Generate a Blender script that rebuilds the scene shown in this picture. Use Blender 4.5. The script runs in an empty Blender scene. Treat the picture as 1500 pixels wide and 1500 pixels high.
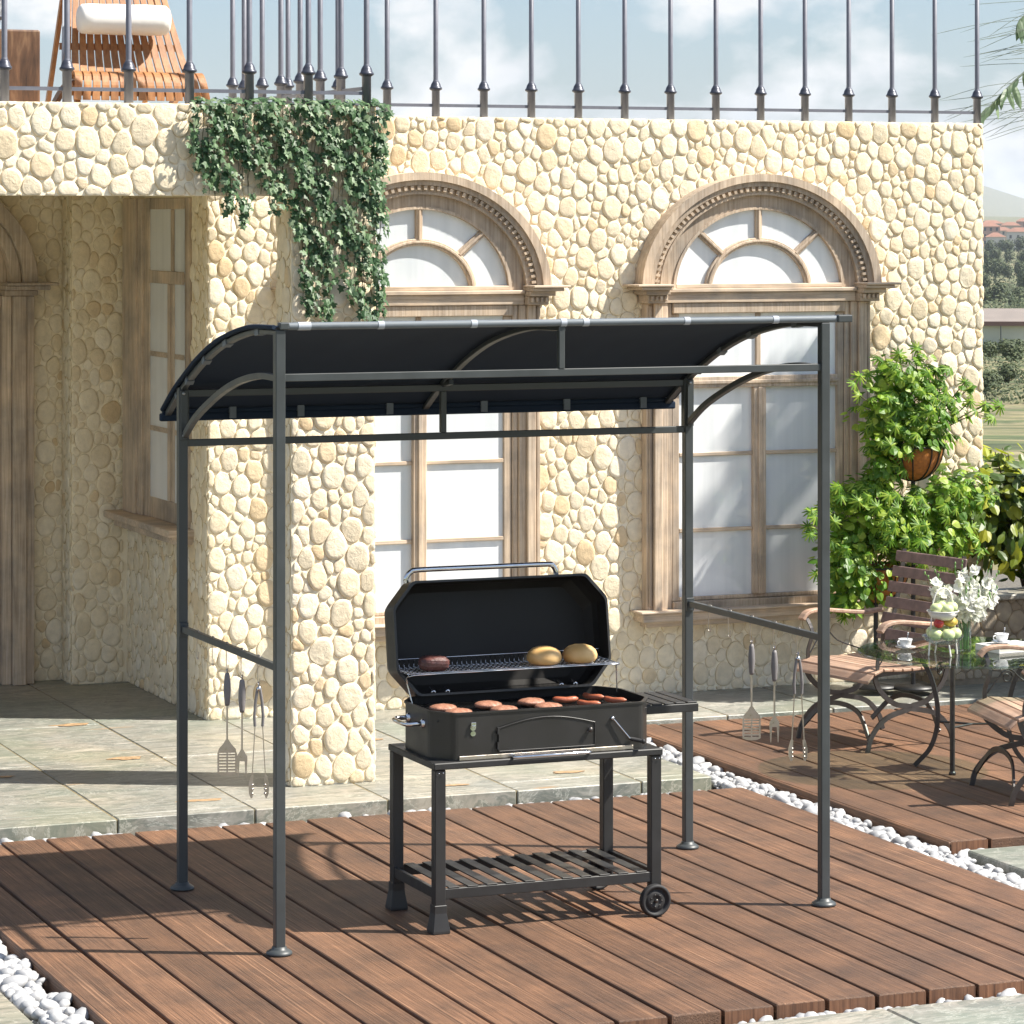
SUNSTR=5.0; SKYSTR=.08; EXPO=1.15; SKYTINT=(.98,.99,1.0,1); HORC=(.51,.565,.69,1); HAZE=8.5e-5
import bpy, bmesh, math, random
from mathutils import Vector, Matrix, Euler
import numpy as np
PI=math.pi
R=math.radians
random.seed(7)
C=bpy.data.collections.new('scene'); bpy.context.scene.collection.children.link(C)

# ------------------------------------------------------------------ mesh builder
class MB:
    def __init__(s): s.V=[];s.F=[];s.M=[];s.S=[]
    def add(s,vs,fs,m=0,sm=False):
        o=len(s.V); s.V.extend([tuple(v) for v in vs])
        for f in fs: s.F.append(tuple(i+o for i in f)); s.M.append(m); s.S.append(sm)
    def box(s,x0,x1,y0,y1,z0,z1,m=0):
        s.add([(x0,y0,z0),(x1,y0,z0),(x1,y1,z0),(x0,y1,z0),(x0,y0,z1),(x1,y0,z1),(x1,y1,z1),(x0,y1,z1)],
              [(0,3,2,1),(4,5,6,7),(0,1,5,4),(1,2,6,5),(2,3,7,6),(3,0,4,7)],m)
    def fbox(s,mp,u0,u1,v0,v1,h0,h1,m=0):
        a=[mp(u,v,h) for h in (h0,h1) for u,v in ((u0,v0),(u1,v0),(u1,v1),(u0,v1))]
        s.add(a,[(0,3,2,1),(4,5,6,7),(0,1,5,4),(1,2,6,5),(2,3,7,6),(3,0,4,7)],m)
    def sweep(s,pts,prof,up=(0,0,1),m=0,sm=False,caps=True,scale=None,closed=False):
        pts=[Vector(p) for p in pts]; n=len(pts); k=len(prof); vs=[]
        up=Vector(up)
        for i,p in enumerate(pts):
            if closed: t=pts[(i+1)%n]-pts[i-1]
            else: t=pts[min(i+1,n-1)]-pts[max(i-1,0)]
            t.normalize()
            side=t.cross(up)
            if side.length<1e-4: side=t.cross(Vector((1,0,0)))
            side.normalize(); u2=side.cross(t); u2.normalize()
            sc=1 if scale is None else scale[i]
            for a,b in prof: vs.append(p+side*a*sc+u2*b*sc)
        fs=[]
        for i in range(n if closed else n-1):
            j=(i+1)%n
            for q in range(k):
                r=(q+1)%k
                fs.append((i*k+q,i*k+r,j*k+r,j*k+q))
        s.add(vs,fs,m,sm)
        if caps and not closed:
            s.add([vs[q] for q in range(k)],[tuple(reversed(range(k)))],m)
            s.add([vs[(n-1)*k+q] for q in range(k)],[tuple(range(k))],m)
    def bar(s,p0,p1,w,h,up=(0,0,1),m=0):
        s.sweep([p0,p1],[(-w/2,-h/2),(w/2,-h/2),(w/2,h/2),(-w/2,h/2)],up,m)
    def rbar(s,pts,w,h,up=(0,0,1),m=0,sm=False):
        s.sweep(pts,[(-w/2,-h/2),(w/2,-h/2),(w/2,h/2),(-w/2,h/2)],up,m,sm)
    def tube(s,pts,r,n=8,m=0,closed=False):
        sc=None
        if isinstance(r,(list,tuple)): sc=list(r); r=1
        s.sweep(pts,[(r*math.cos(2*PI*i/n),r*math.sin(2*PI*i/n)) for i in range(n)],(0.013,0.021,1),m,True,scale=sc,closed=closed)
    def lathe(s,prof,c=(0,0,0),n=20,m=0,axis='z',sm=True):
        vs=[];k=len(prof)
        for i in range(n):
            a=2*PI*i/n
            for r,z in prof:
                x,y=r*math.cos(a),r*math.sin(a)
                if axis=='z': p=(c[0]+x,c[1]+y,c[2]+z)
                elif axis=='y': p=(c[0]+x,c[1]+z,c[2]+y)
                else: p=(c[0]+z,c[1]+x,c[2]+y)
                vs.append(p)
        fs=[(i*k+j,((i+1)%n)*k+j,((i+1)%n)*k+j+1,i*k+j+1) for i in range(n) for j in range(k-1)]
        s.add(vs,fs,m,sm)
    def ball(s,c,rx,ry=None,rz=None,n=10,k=7,rot=None,m=0,fn=None):
        ry=rx if ry is None else ry; rz=rx if rz is None else rz
        vs=[(0,0,-1)]
        for j in range(1,k):
            t=PI*j/k
            for i in range(n):
                a=2*PI*i/n; vs.append((math.sin(t)*math.cos(a),math.sin(t)*math.sin(a),-math.cos(t)))
        vs.append((0,0,1))
        fs=[(0,1+(i+1)%n,1+i) for i in range(n)]
        for j in range(k-2):
            for i in range(n):
                a=1+j*n+i;b=1+j*n+(i+1)%n
                fs.append((a,b,b+n,a+n))
        l=1+(k-2)*n; fs+=[(l+i,l+(i+1)%n,len(vs)-1) for i in range(n)]
        out=[]
        for v in vs:
            f=fn(v) if fn else 1
            q=Vector((v[0]*rx*f,v[1]*ry*f,v[2]*rz*f))
            if rot: q=rot@q
            out.append((q.x+c[0],q.y+c[1],q.z+c[2]))
        s.add(out,fs,m,True)
    def prism(s,poly,h0,h1,mp,m=0,sm=False):
        n=len(poly); a=[mp(u,v,h0) for u,v in poly]; b=[mp(u,v,h1) for u,v in poly]
        s.add(a+b,[tuple(reversed(range(n))),tuple(range(n,2*n))],m)
        s.add(a+b,[(i,(i+1)%n,n+(i+1)%n,n+i) for i in range(n)],m,sm)
    def build(s,name,mats,parent=None,loc=None,label=None,cat=None,group=None,kind=None,fix=True,bevel=0,seg=1,world=True):
        """world=True: vertices are world coordinates; origin moves to parent's base (or to loc)."""
        if not isinstance(mats,(list,tuple)): mats=[mats]
        me=bpy.data.meshes.new(name)
        V=s.V
        off=(0,0,0)
        if parent is not None:
            if world: off=ROOT.get(parent.name,(0,0,0))
        elif loc is not None: off=loc
        elif world and V:
            xs=[v[0] for v in V];ys=[v[1] for v in V];zs=[v[2] for v in V]
            off=((min(xs)+max(xs))/2,(min(ys)+max(ys))/2,min(zs))
        if off!=(0,0,0): V=[(v[0]-off[0],v[1]-off[1],v[2]-off[2]) for v in V]
        me.from_pydata(V,[],s.F)
        for mt in mats: me.materials.append(mt)
        me.polygons.foreach_set('material_index',s.M)
        me.polygons.foreach_set('use_smooth',s.S)
        if fix:
            bm=bmesh.new(); bm.from_mesh(me); bmesh.ops.recalc_face_normals(bm,faces=bm.faces); bm.to_mesh(me); bm.free()
        me.update()
        o=bpy.data.objects.new(name,me); C.objects.link(o)
        if parent is not None: o.parent=parent; ROOT[o.name]=ROOT.get(parent.name,(0,0,0)) if world else (0,0,0)
        else: o.location=off; ROOT[o.name]=off
        if bevel:
            b=o.modifiers.new('bevel','BEVEL'); b.width=bevel; b.segments=seg; b.limit_method='ANGLE'; b.angle_limit=R(40)
        tag(o,label,cat,group,kind)
        return o
ROOT={}
def tag(o,label=None,cat=None,group=None,kind=None):
    if label: o['label']=label
    if cat: o['category']=cat
    if group: o['group']=group
    if kind: o['kind']=kind
    return o
def thing(name,label,cat,loc=(0,0,0),rz=0,group=None):
    o=bpy.data.objects.new(name,None); C.objects.link(o); o.location=loc; o.rotation_euler=(0,0,rz)
    o.empty_display_size=.1; ROOT[o.name]=tuple(loc)
    return tag(o,label,cat,group)
def dup(root,loc,rz=None,label=None,group=None):
    r=root.copy(); C.objects.link(r); r.location=loc
    if rz is not None: r.rotation_euler=(0,0,rz)
    if label: r['label']=label
    if group: r['group']=group
    for ch in list(root.children):
        c=ch.copy(); C.objects.link(c); c.parent=r
        for g in list(ch.children):
            d=g.copy(); C.objects.link(d); d.parent=c
    return r

# ------------------------------------------------------------------ materials
class NT:
    def __init__(s,name):
        s.mat=bpy.data.materials.new(name); s.mat.use_nodes=True
        s.t=s.mat.node_tree; s.n=s.t.nodes; s.b=s.n['Principled BSDF']; s._c=None
    def node(s,typ,**kw):
        n=s.n.new(typ)
        for k,v in kw.items(): setattr(n,k,v)
        return n
    def link(s,a,b): s.t.links.new(a,b)
    def coord(s,scale=(1,1,1),rot=(0,0,0),src='Object'):
        tc=s.node('ShaderNodeTexCoord'); mp=s.node('ShaderNodeMapping')
        mp.inputs['Scale'].default_value=scale; mp.inputs['Rotation'].default_value=rot
        s.link(tc.outputs[src],mp.inputs['Vector']); return mp
    def noise(s,scale,detail=4,rough=.55,co=None,dist=0):
        n=s.node('ShaderNodeTexNoise'); n.inputs['Scale'].default_value=scale; n.inputs['Detail'].default_value=detail
        n.inputs['Roughness'].default_value=rough; n.inputs['Distortion'].default_value=dist
        if co is None: co=s.coord()
        s.link(co.outputs[0],n.inputs['Vector']); return n
    def ramp(s,src,stops,interp='LINEAR'):
        r=s.node('ShaderNodeValToRGB'); cr=r.color_ramp; cr.interpolation=interp
        while len(cr.elements)<len(stops): cr.elements.new(.5)
        for e,(p,c) in zip(cr.elements,stops): e.position=p; e.color=(*c,1) if len(c)==3 else c
        s.link(src,r.inputs[0]); return r
    def mix(s,fac,a,b,mode='MIX'):
        m=s.node('ShaderNodeMix',data_type='RGBA',blend_type=mode)
        if isinstance(fac,(int,float)): m.inputs[0].default_value=fac
        else: s.link(fac,m.inputs[0])
        for i,x in ((6,a),(7,b)):
            if isinstance(x,tuple): m.inputs[i].default_value=(*x,1)
            else: s.link(x,m.inputs[i])
        return m.outputs[2]
    def bump(s,h,strength=.3,dist=.01,prev=None):
        b=s.node('ShaderNodeBump'); b.inputs['Strength'].default_value=strength; b.inputs['Distance'].default_value=dist
        s.link(h,b.inputs['Height'])
        if prev is not None: s.link(prev,b.inputs['Normal'])
        s.link(b.outputs[0],s.b.inputs['Normal']); return b.outputs[0]
    def set(s,**kw):
        for k,v in kw.items():
            k=k.replace('_',' ')
            if k=='Color': k='Base Color'
            s.b.inputs[k].default_value=(*v,1) if isinstance(v,tuple) and len(v)==3 else v
        return s
    def col(s,o): s.link(o,s.b.inputs['Base Color'])
    def island(s):
        g=s.node('ShaderNodeNewGeometry'); return g.outputs['Random Per Island']

def m_stone(name,stops,mott=(.86,1.08)):
    t=NT(name); isl=t.island(); r=t.ramp(isl,stops)
    n=t.noise(26,5,.6); k=t.ramp(n.outputs[0],[(.3,(mott[0],)*3),(.7,(mott[1],)*3)])
    c=t.mix(1,r.outputs[0],k.outputs[0],'MULTIPLY')
    n2=t.noise(7,3); k2=t.ramp(n2.outputs[0],[(.52,(0,0,0)),(.72,(1,1,1))])
    m2=t.node('ShaderNodeMath',operation='MULTIPLY'); m2.inputs[1].default_value=.35; t.link(k2.outputs[0],m2.inputs[0])
    c=t.mix(m2.outputs[0],c,(.66,.52,.32))
    t.col(c); t.set(Roughness=.85)
    b=t.bump(t.noise(30,7,.7,None,.4).outputs[0],.8,.008)
    return t.mat
STOPS=[(0,(.79,.67,.47)),(.2,(.83,.73,.55)),(.42,(.77,.65,.46)),(.6,(.84,.75,.59)),(.78,(.80,.69,.50)),(.92,(.75,.61,.41)),(1,(.69,.52,.31))]
M_STONE=m_stone('cream_cladding_stone',STOPS)
def m_mortar():
    t=NT('cream_mortar'); n=t.noise(18,5); r=t.ramp(n.outputs[0],[(.3,(.88,.765,.555)),(.7,(.92,.83,.65))]); t.col(r.outputs[0]); t.set(Roughness=.9)
    t.bump(t.noise(90,5,.7).outputs[0],.5,.004); return t.mat
M_MORTAR=m_mortar()
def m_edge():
    t=NT('stone_rim'); n=t.noise(9,3); r=t.ramp(n.outputs[0],[(.35,(.46,.35,.18)),(.65,(.66,.54,.34))]); t.col(r.outputs[0]); t.set(Roughness=.9); return t.mat  # darker tan rim: edge shading and staining of each stone put into colour
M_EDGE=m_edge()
def m_wood(name,axis,stops,fine=110,rough=.7,isl=.35,bump=.4,long=2.2,spec=.5):
    t=NT(name); sc=[fine]*3; sc[axis]=long
    co=t.coord(tuple(sc))
    # offset per island so that boards differ
    ad=t.node('ShaderNodeVectorMath',operation='ADD'); comb=t.node('ShaderNodeCombineXYZ'); mu=t.node('ShaderNodeMath',operation='MULTIPLY'); mu.inputs[1].default_value=57
    i=t.island(); t.link(i,mu.inputs[0])
    for k in range(3): t.link(mu.outputs[0],comb.inputs[k])
    t.link(co.outputs[0],ad.inputs[0]); t.link(comb.outputs[0],ad.inputs[1])
    n=t.node('ShaderNodeTexNoise'); n.inputs['Scale'].default_value=1; n.inputs['Detail'].default_value=6; n.inputs['Roughness'].default_value=.6; n.inputs['Distortion'].default_value=.35
    t.link(ad.outputs[0],n.inputs['Vector'])
    r=t.ramp(n.outputs[0],stops)
    n2=t.noise(5,4,.6); k=t.ramp(n2.outputs[0],[(.3,(.68,.69,.72)),(.7,(1.25,1.18,1.10))])
    c=t.mix(1,r.outputs[0],k.outputs[0],'MULTIPLY')
    k2=t.ramp(i,[(0,(1-isl*.6,)*3),(1,(1+isl*.4,)*3)])
    c=t.mix(1,c,k2.outputs[0],'MULTIPLY')
    t.col(c); t.set(Roughness=rough); t.b.inputs['Specular IOR Level'].default_value=spec
    t.bump(n.outputs[0],bump,.004); return t.mat
M_DECK=m_wood('brown_deck_board',1,[(.30,(.036,.018,.010)),(.41,(.105,.055,.031)),(.48,(.185,.099,.056)),(.54,(.075,.039,.023)),(.61,(.190,.102,.058)),(.72,(.31,.18,.105))],rough=.66,isl=.42,bump=.9,fine=150,long=1.1)
M_DECKEND=m_wood('deck_board_end_grain',2,[(.25,(.05,.02,.01)),(.5,(.15,.07,.035)),(.75,(.22,.11,.06))],fine=90,rough=.7)
M_OLDWOOD=m_wood('weathered_oak_joinery',2,[(.25,(.28,.215,.155)),(.45,(.43,.345,.26)),(.6,(.51,.425,.33)),(.8,(.62,.54,.44))],fine=85,long=3,rough=.75,bump=.35)
M_OLDWOODH=m_wood('weathered_oak_rail',0,[(.25,(.28,.215,.155)),(.45,(.43,.345,.26)),(.6,(.51,.425,.33)),(.8,(.62,.54,.44))],fine=85,long=3,rough=.75,bump=.35)
M_CHAIRWOOD=m_wood('faded_teak_slat',1,[(.25,(.24,.145,.10)),(.5,(.37,.245,.175)),(.75,(.50,.35,.26))],fine=60,rough=.65,bump=.3,isl=.2)
M_ORANGEWOOD=m_wood('orange_teak_slat',2,[(.25,(.22,.085,.028)),(.5,(.32,.145,.052)),(.75,(.39,.20,.08))],fine=50,rough=.5,bump=.2,isl=.2)
M_WALNUT=m_wood('walnut_burl_block',2,[(.3,(.04,.02,.010)),(.5,(.15,.075,.038)),(.7,(.30,.18,.10))],fine=22,long=4,rough=.45,bump=.2)
def m_slate():
    t=NT('grey_green_slate'); isl=t.island()
    co=t.coord((1.6,7,3)); n=t.noise(1.0,9,.66,co,1.6)
    r=t.ramp(n.outputs[0],[(.28,(.085,.09,.08)),(.38,(.195,.195,.175)),(.47,(.30,.285,.26)),(.53,(.155,.165,.15)),(.60,(.29,.275,.25)),(.72,(.47,.45,.42))])
    k=t.ramp(isl,[(0,(.80,.84,.83)),(.3,(1.0,.98,.96)),(.6,(.90,.92,.91)),(1,(1.12,1.09,1.05))])
    c=t.mix(1,r.outputs[0],k.outputs[0],'MULTIPLY')
    n3=t.noise(1.3,3,.6); k3=t.ramp(n3.outputs[0],[(.48,(0,0,0)),(.62,(.55,.55,.55))]); c=t.mix(k3.outputs[0],c,(.17,.20,.16))
    n5=t.noise(2.3,7,.7,t.coord((1,2.2,1)),2.0); k5=t.ramp(n5.outputs[0],[(.485,(0,0,0)),(.495,(.7,.7,.7)),(.505,(.7,.7,.7)),(.515,(0,0,0))]); c=t.mix(k5.outputs[0],c,(.42,.42,.38)); n6=t.noise(.9,3,.6); k6=t.ramp(n6.outputs[0],[(.35,(1.16,1.08,.96)),(.5,(.92,.92,.9)),(.65,(1.08,1.08,1.06))]); c=t.mix(1,c,k6.outputs[0],'MULTIPLY')
    n4=t.noise(1.9,2,.5,t.coord((1,3.5,1))); k4=t.ramp(n4.outputs[0],[(.70,(0,0,0)),(.74,(.6,.6,.6))]); c=t.mix(k4.outputs[0],c,(.36,.19,.07))
    t.col(c); t.set(Roughness=.42); t.b.inputs['Specular IOR Level'].default_value=.45
    b=t.bump(n.outputs[0],.5,.006); t.bump(t.noise(45,5,.7).outputs[0],.25,.003,b)
    return t.mat
M_SLATE=m_slate()
def simple(name,c,rough=.5,metal=0,spec=.5,var=.0,nscale=20,bump=0,coat=0,bscale=60):
    t=NT(name); t.set(Roughness=rough,Metallic=metal); t.b.inputs['Specular IOR Level'].default_value=spec
    if coat: t.b.inputs['Coat Weight'].default_value=coat; t.b.inputs['Coat Roughness'].default_value=.1
    if var:
        n=t.noise(nscale,4); r=t.ramp(n.outputs[0],[(.3,tuple(x*(1-var) for x in c)),(.7,tuple(min(1,x*(1+var)) for x in c))]); t.col(r.outputs[0])
        rr=t.ramp(n.outputs[0],[(.3,(max(0,rough-.08),)*3),(.7,(min(1,rough+.08),)*3)]); t.link(rr.outputs[0],t.b.inputs['Roughness'])
    else: t.set(Color=c)
    if bump: t.bump(t.noise(bscale,4).outputs[0],bump,.002)
    return t.mat
def m_peb():
    t=NT('white_pebble'); r=t.ramp(t.island(),[(0,(.27,.275,.285)),(.5,(.38,.38,.385)),(1,(.47,.465,.46))])
    n=t.noise(40,4); k=t.ramp(n.outputs[0],[(.3,(.88,.88,.88)),(.7,(1.08,1.08,1.08))]); t.col(t.mix(1,r.outputs[0],k.outputs[0],'MULTIPLY')); t.set(Roughness=.6)
    t.bump(t.noise(120,3).outputs[0],.12,.002); return t.mat
M_PEB=m_peb()
M_SOIL=simple('dark_bedding_grit',(.10,.095,.085),.95,var=.4,nscale=60,bump=.8,bscale=150)
M_POST=simple('charcoal_powder_coat',(.042,.048,.050),.42,.0,.5,var=.10,nscale=9)
M_POSTEDGE=simple('bolt_zinc',(.35,.36,.37),.35,1)
def m_fabric():
    t=NT('charcoal_canopy_fabric'); t.set(Color=(.032,.035,.042),Roughness=.9)
    w=t.noise(420,2); t.bump(w.outputs[0],.25,.001); t.b.inputs['Specular IOR Level'].default_value=.2
    n=t.noise(2.2,3); r=t.ramp(n.outputs[0],[(.3,(.0130,.0220,.040)),(.7,(.0165,.0275,.048))]); t.col(r.outputs[0]); return t.mat
M_FABRIC=m_fabric()
M_SLEEVE=simple('slate_blue_sleeve',(.12,.14,.16),.6,var=.1,nscale=30)
M_STRAP=simple('pale_velcro_strap',(.34,.37,.42),.7)
M_GRILL=simple('black_grill_enamel',(.018,.017,.016),.38,.0,.5,var=.12,nscale=8,bump=.05,bscale=220)
M_GRILLIN=simple('black_grill_interior',(.016,.015,.014),.55,.0,.25,var=.2,nscale=6)
M_GRILLF=simple('black_frame_paint',(.020,.020,.020),.45,.0,.5,var=.12,nscale=14)
M_CHROME=simple('polished_chrome',(.62,.64,.68),.14,1,var=.08,nscale=30)
M_STEEL=simple('brushed_stainless',(.50,.45,.40),.34,1,var=.1,nscale=50)
M_RUBBER=simple('black_rubber',(.014,.014,.015),.7)
M_RAIL=simple('grey_iron_railing',(.135,.140,.170),.5,.1,.5,var=.08,nscale=30)
M_COLLAR=simple('dark_iron_collar',(.05,.055,.075),.4,.3)
M_IRON=simple('antique_dark_iron',(.075,.07,.068),.40,.75,var=.25,nscale=18)
def m_pane():
    t=NT('curtained_window_glass')
    n=t.noise(1.3,3,.5,t.coord((1,1,.6))); r=t.ramp(n.outputs[0],[(.3,(.62,.66,.69)),(.7,(.80,.81,.82))]); wv=t.noise(1.0,3,.5,t.coord((14,14,.5))); kw=t.ramp(wv.outputs[0],[(.35,(.90,.91,.92)),(.65,(1.04,1.04,1.04))]); t.col(t.mix(1,r.outputs[0],kw.outputs[0],'MULTIPLY')); t.set(Roughness=.55)
    t.b.inputs['Coat Weight'].default_value=1; t.b.inputs['Coat Roughness'].default_value=.02; t.b.inputs['Coat IOR'].default_value=1.7
    return t.mat
M_PANE=m_pane()
def m_leaf(name,stops,trans=.35,rough=.45):
    t=NT(name); r=t.ramp(t.island(),stops); 
    n=t.noise(30,3); k=t.ramp(n.outputs[0],[(.3,(.85,.85,.85)),(.7,(1.12,1.12,1.12))]); c=t.mix(1,r.outputs[0],k.outputs[0],'MULTIPLY')
    t.col(c); t.set(Roughness=rough)
    tr=t.node('ShaderNodeBsdfTranslucent'); t.link(c,tr.inputs[0]); mx=t.node('ShaderNodeMixShader'); mx.inputs[0].default_value=trans
    t.link(t.b.outputs[0],mx.inputs[1]); t.link(tr.outputs[0],mx.inputs[2]); t.link(mx.outputs[0],t.n['Material Output'].inputs[0])
    return t.mat
M_IVY=m_leaf('ivy_leaf',[(0,(.030,.075,.026)),(.45,(.055,.125,.045)),(.75,(.10,.185,.07)),(1,(.24,.31,.18))],.25,.5)
M_GREEN=m_leaf('fresh_green_leaf',[(0,(.07,.18,.014)),(.4,(.14,.29,.022)),(.7,(.26,.42,.035)),(1,(.44,.56,.08))],.5)
M_DEEP=m_leaf('deep_green_leaf',[(0,(.025,.09,.016)),(.5,(.05,.14,.022)),(1,(.10,.22,.035))],.35)
M_YELLOW=m_leaf('yellow_green_leaf',[(0,(.045,.09,.012)),(.45,(.09,.15,.015)),(.75,(.28,.33,.02)),(1,(.42,.42,.03))],.35)
M_FROND=m_leaf('frond_leaf',[(0,(.06,.11,.05)),(1,(.22,.30,.16))],.3)
M_STEM=simple('brown_green_stem',(.085,.075,.03),.7,var=.2)
M_COIR=simple('orange_coir_liner',(.36,.135,.03),.9,var=.3,nscale=60,bump=.9,bscale=180)
M_BLACKWIRE=simple('black_wire',(.012,.012,.012),.45)
M_WHITE=simple('glazed_white_china',(.72,.72,.72),.15,coat=.5)
M_CUSHION=simple('white_cotton',(.72,.70,.68),.9,bump=.4,bscale=35)
M_PAPER=simple('white_book_cover',(.66,.65,.63),.5)
M_PAGES=simple('book_pages',(.5,.48,.42),.8)
def m_glass(name,c=(.86,.95,.92),refl=1.0):
    t=NT(name); tr=t.node('ShaderNodeBsdfTransparent'); tr.inputs[0].default_value=(*c,1)
    gl=t.node('ShaderNodeBsdfGlossy'); gl.inputs['Roughness'].default_value=.01
    lw=t.node('ShaderNodeLayerWeight'); lw.inputs[0].default_value=.5; pw=t.node('ShaderNodeMath',operation='POWER'); pw.inputs[1].default_value=4; ma=t.node('ShaderNodeMath',operation='MULTIPLY_ADD'); ma.inputs[1].default_value=.8; ma.inputs[2].default_value=.04; mx=t.node('ShaderNodeMixShader')
    t.link(lw.outputs['Facing'],pw.inputs[0]); t.link(pw.outputs[0],ma.inputs[0]); t.link(ma.outputs[0],mx.inputs[0]); t.link(tr.outputs[0],mx.inputs[1]); t.link(gl.outputs[0],mx.inputs[2]); t.link(mx.outputs[0],t.n['Material Output'].inputs[0]); return t.mat
M_GLASS=m_glass('greenish_table_glass',(.84,.93,.90))
M_VASE=m_glass('clear_vase_glass',(.90,.95,.93))
# ------------------------------------------------------------------ pebble-stone cladding
def clip(poly,nx,ny,c):
    out=[]; n=len(poly)
    for i in range(n):
        a=poly[i]; b=poly[(i+1)%n]
        da=a[0]*nx+a[1]*ny-c; db=b[0]*nx+b[1]*ny-c
        if da<=0: out.append(a)
        if (da<0<db) or (db<0<da):
            t=da/(da-db); out.append((a[0]+(b[0]-a[0])*t,a[1]+(b[1]-a[1])*t))
    return out
def cladding(mb,mp,u0,u1,v0,v1,seed,keep=None,scale=1.0,ms=0,me=1,H=.0165):
    """fills the rectangle with separate rounded stones (power diagram of packed discs, slightly taller than wide)"""
    rng=random.Random(seed); AY=.82; scale*=.64
    W=u1-u0; Hh=(v1-v0)*AY
    pts=[]; cell=.2*scale; grid={}
    def near(x,y):
        gx,gy=int(x//cell),int(y//cell)
        for i in (-1,0,1):
            for j in (-1,0,1):
                for p in grid.get((gx+i,gy+j),()): yield p
    for r,tries in ((.078,W*Hh*50),(.060,W*Hh*110),(.045,W*Hh*200),(.033,W*Hh*400),(.026,W*Hh*330)):
        r*=scale
        for _ in range(int(tries/scale/scale)):
            x=rng.uniform(-.03,W+.03); y=rng.uniform(-.03,Hh+.03)
            rr=r*rng.uniform(.88,1.12)
            if all((x-p[0])**2+(y-p[1])**2>(.86*(rr+p[2]))**2 for p in near(x,y)):
                q=(x,y,rr); pts.append(q); grid.setdefault((int(x//cell),int(y//cell)),[]).append(q)
    for (x,y,r) in pts:
        if keep and not keep(u0+x,v0+y/AY): continue
        poly=[(x-.2,y-.2),(x+.2,y-.2),(x+.2,y+.2),(x-.2,y+.2)]
        for (a,b,s) in near(x,y):
            dx,dy=a-x,b-y
            if dx==0 and dy==0: continue
            d2=dx*dx+dy*dy
            t=.5+(r*r-s*s)/(2*d2)
            poly=clip(poly,dx,dy,x*dx+y*dy+t*d2-rng.uniform(.0012,.004)*scale*math.sqrt(d2)/max(.03,math.sqrt(d2))*.06)
            if len(poly)<3: break
        if len(poly)<3: continue
        for nx,ny,c in ((1,0,W),(-1,0,0),(0,1,Hh),(0,-1,0)): 
            poly=clip(poly,nx,ny,c)
            if len(poly)<3: break
        if len(poly)<3: continue
        # limit to a blob around the disc so mortar shows in the corners
        cx=sum(p[0] for p in poly)/len(poly); cy=sum(p[1] for p in poly)/len(poly)
        m=[]; L=2.0*r
        N=20; ph=rng.uniform(0,6.28); e=rng.uniform(.05,.24)
        for k in range(N):
            a=2*PI*k/N; ca,sa=math.cos(a),math.sin(a); best=L*(1+e*math.sin(2*a+ph)+.07*math.sin(3*a+ph*3))
            n=len(poly)
            for i in range(n):
                p=poly[i]; q=poly[(i+1)%n]
                ex,ey=q[0]-p[0],q[1]-p[1]; den=ca*ey-sa*ex
                if abs(den)<1e-9: continue
                t=((p[0]-cx)*ey-(p[1]-cy)*ex)/den
                if 0<t<best:
                    s_=((p[0]-cx)*sa-(p[1]-cy)*ca)/den
                    if -1e-6<=s_<=1+1e-6: best=t
            m.append(best)
        if min(m)<.004: continue
        for _ in range(2): m=[(m[k-1]+2*m[k]+m[(k+1)%N])/4 for k in range(N)]
        m=[q-.0012 for q in m]
        h=H*scale*(.55+.6*min(1,r/.07))*rng.uniform(.75,1.2)
        tu,tv=rng.uniform(-.16,.16),rng.uniform(-.16,.16)
        vs=[]
        for sc,hh in ((1.0,0),(.985,.42),(.90,.80),(.70,.97),(.35,1.02)):
            for k in range(N):
                a=2*PI*k/N; du=m[k]*sc*math.cos(a); dv=m[k]*sc*math.sin(a)
                hz=h*hh+(tu*du+tv*dv)*(1 if hh>.5 else 0)*.5
                vs.append(mp(u0+cx+du,v0+(cy+dv)/AY,max(0,hz)))
        vs.append(mp(u0+cx,v0+cy/AY,h*1.03))
        o=len(mb.V); mb.V.extend(vs)
        for q in range(4):
            for k in range(N):
                k2=(k+1)%N
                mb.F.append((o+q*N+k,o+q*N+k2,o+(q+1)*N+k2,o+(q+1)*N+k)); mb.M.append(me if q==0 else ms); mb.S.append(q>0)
        for k in range(N): mb.F.append((o+4*N+k,o+4*N+(k+1)%N,o+5*N)); mb.M.append(ms); mb.S.append(True)

YW=4.95; KZ=.86
ZT=2.965     # top of the parapet of the front beam
ZTM=2.985
WX=(2.345,4.25)
villa=thing('stone_villa','cream pebble-clad villa with arched oak windows, a porch and a roof terrace','house',(1.255,4.95,.03))
def in_window(u,v,g=0):
    for cx in WX:
        a=abs(u-cx)
        if v<2.09 and a<.62+g and v>.40-g: return True
        if v>=2.09 and (a/(.66+g))**2+((v-2.09)/(.66*KZ+g))**2<1: return True
    return False
mpM=lambda u,v,h:(u,YW-h,v)
mb=MB(); mb.box(1.255,5.63,YW,YW+.3,-.05,ZTM,2)
cladding(mb,mpM,1.255,5.63,.0,ZTM,11,keep=lambda u,v: not in_window(u,v,-.03))
mb.box(5.33,5.63,YW+.3,8.6,.0,ZTM,2)
cladding(mb,lambda u,v,h:(5.63+h,u,v),YW,8.6,.0,ZTM,12)
mb.build('front_wall',[M_STONE,M_EDGE,M_MORTAR],villa)
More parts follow.
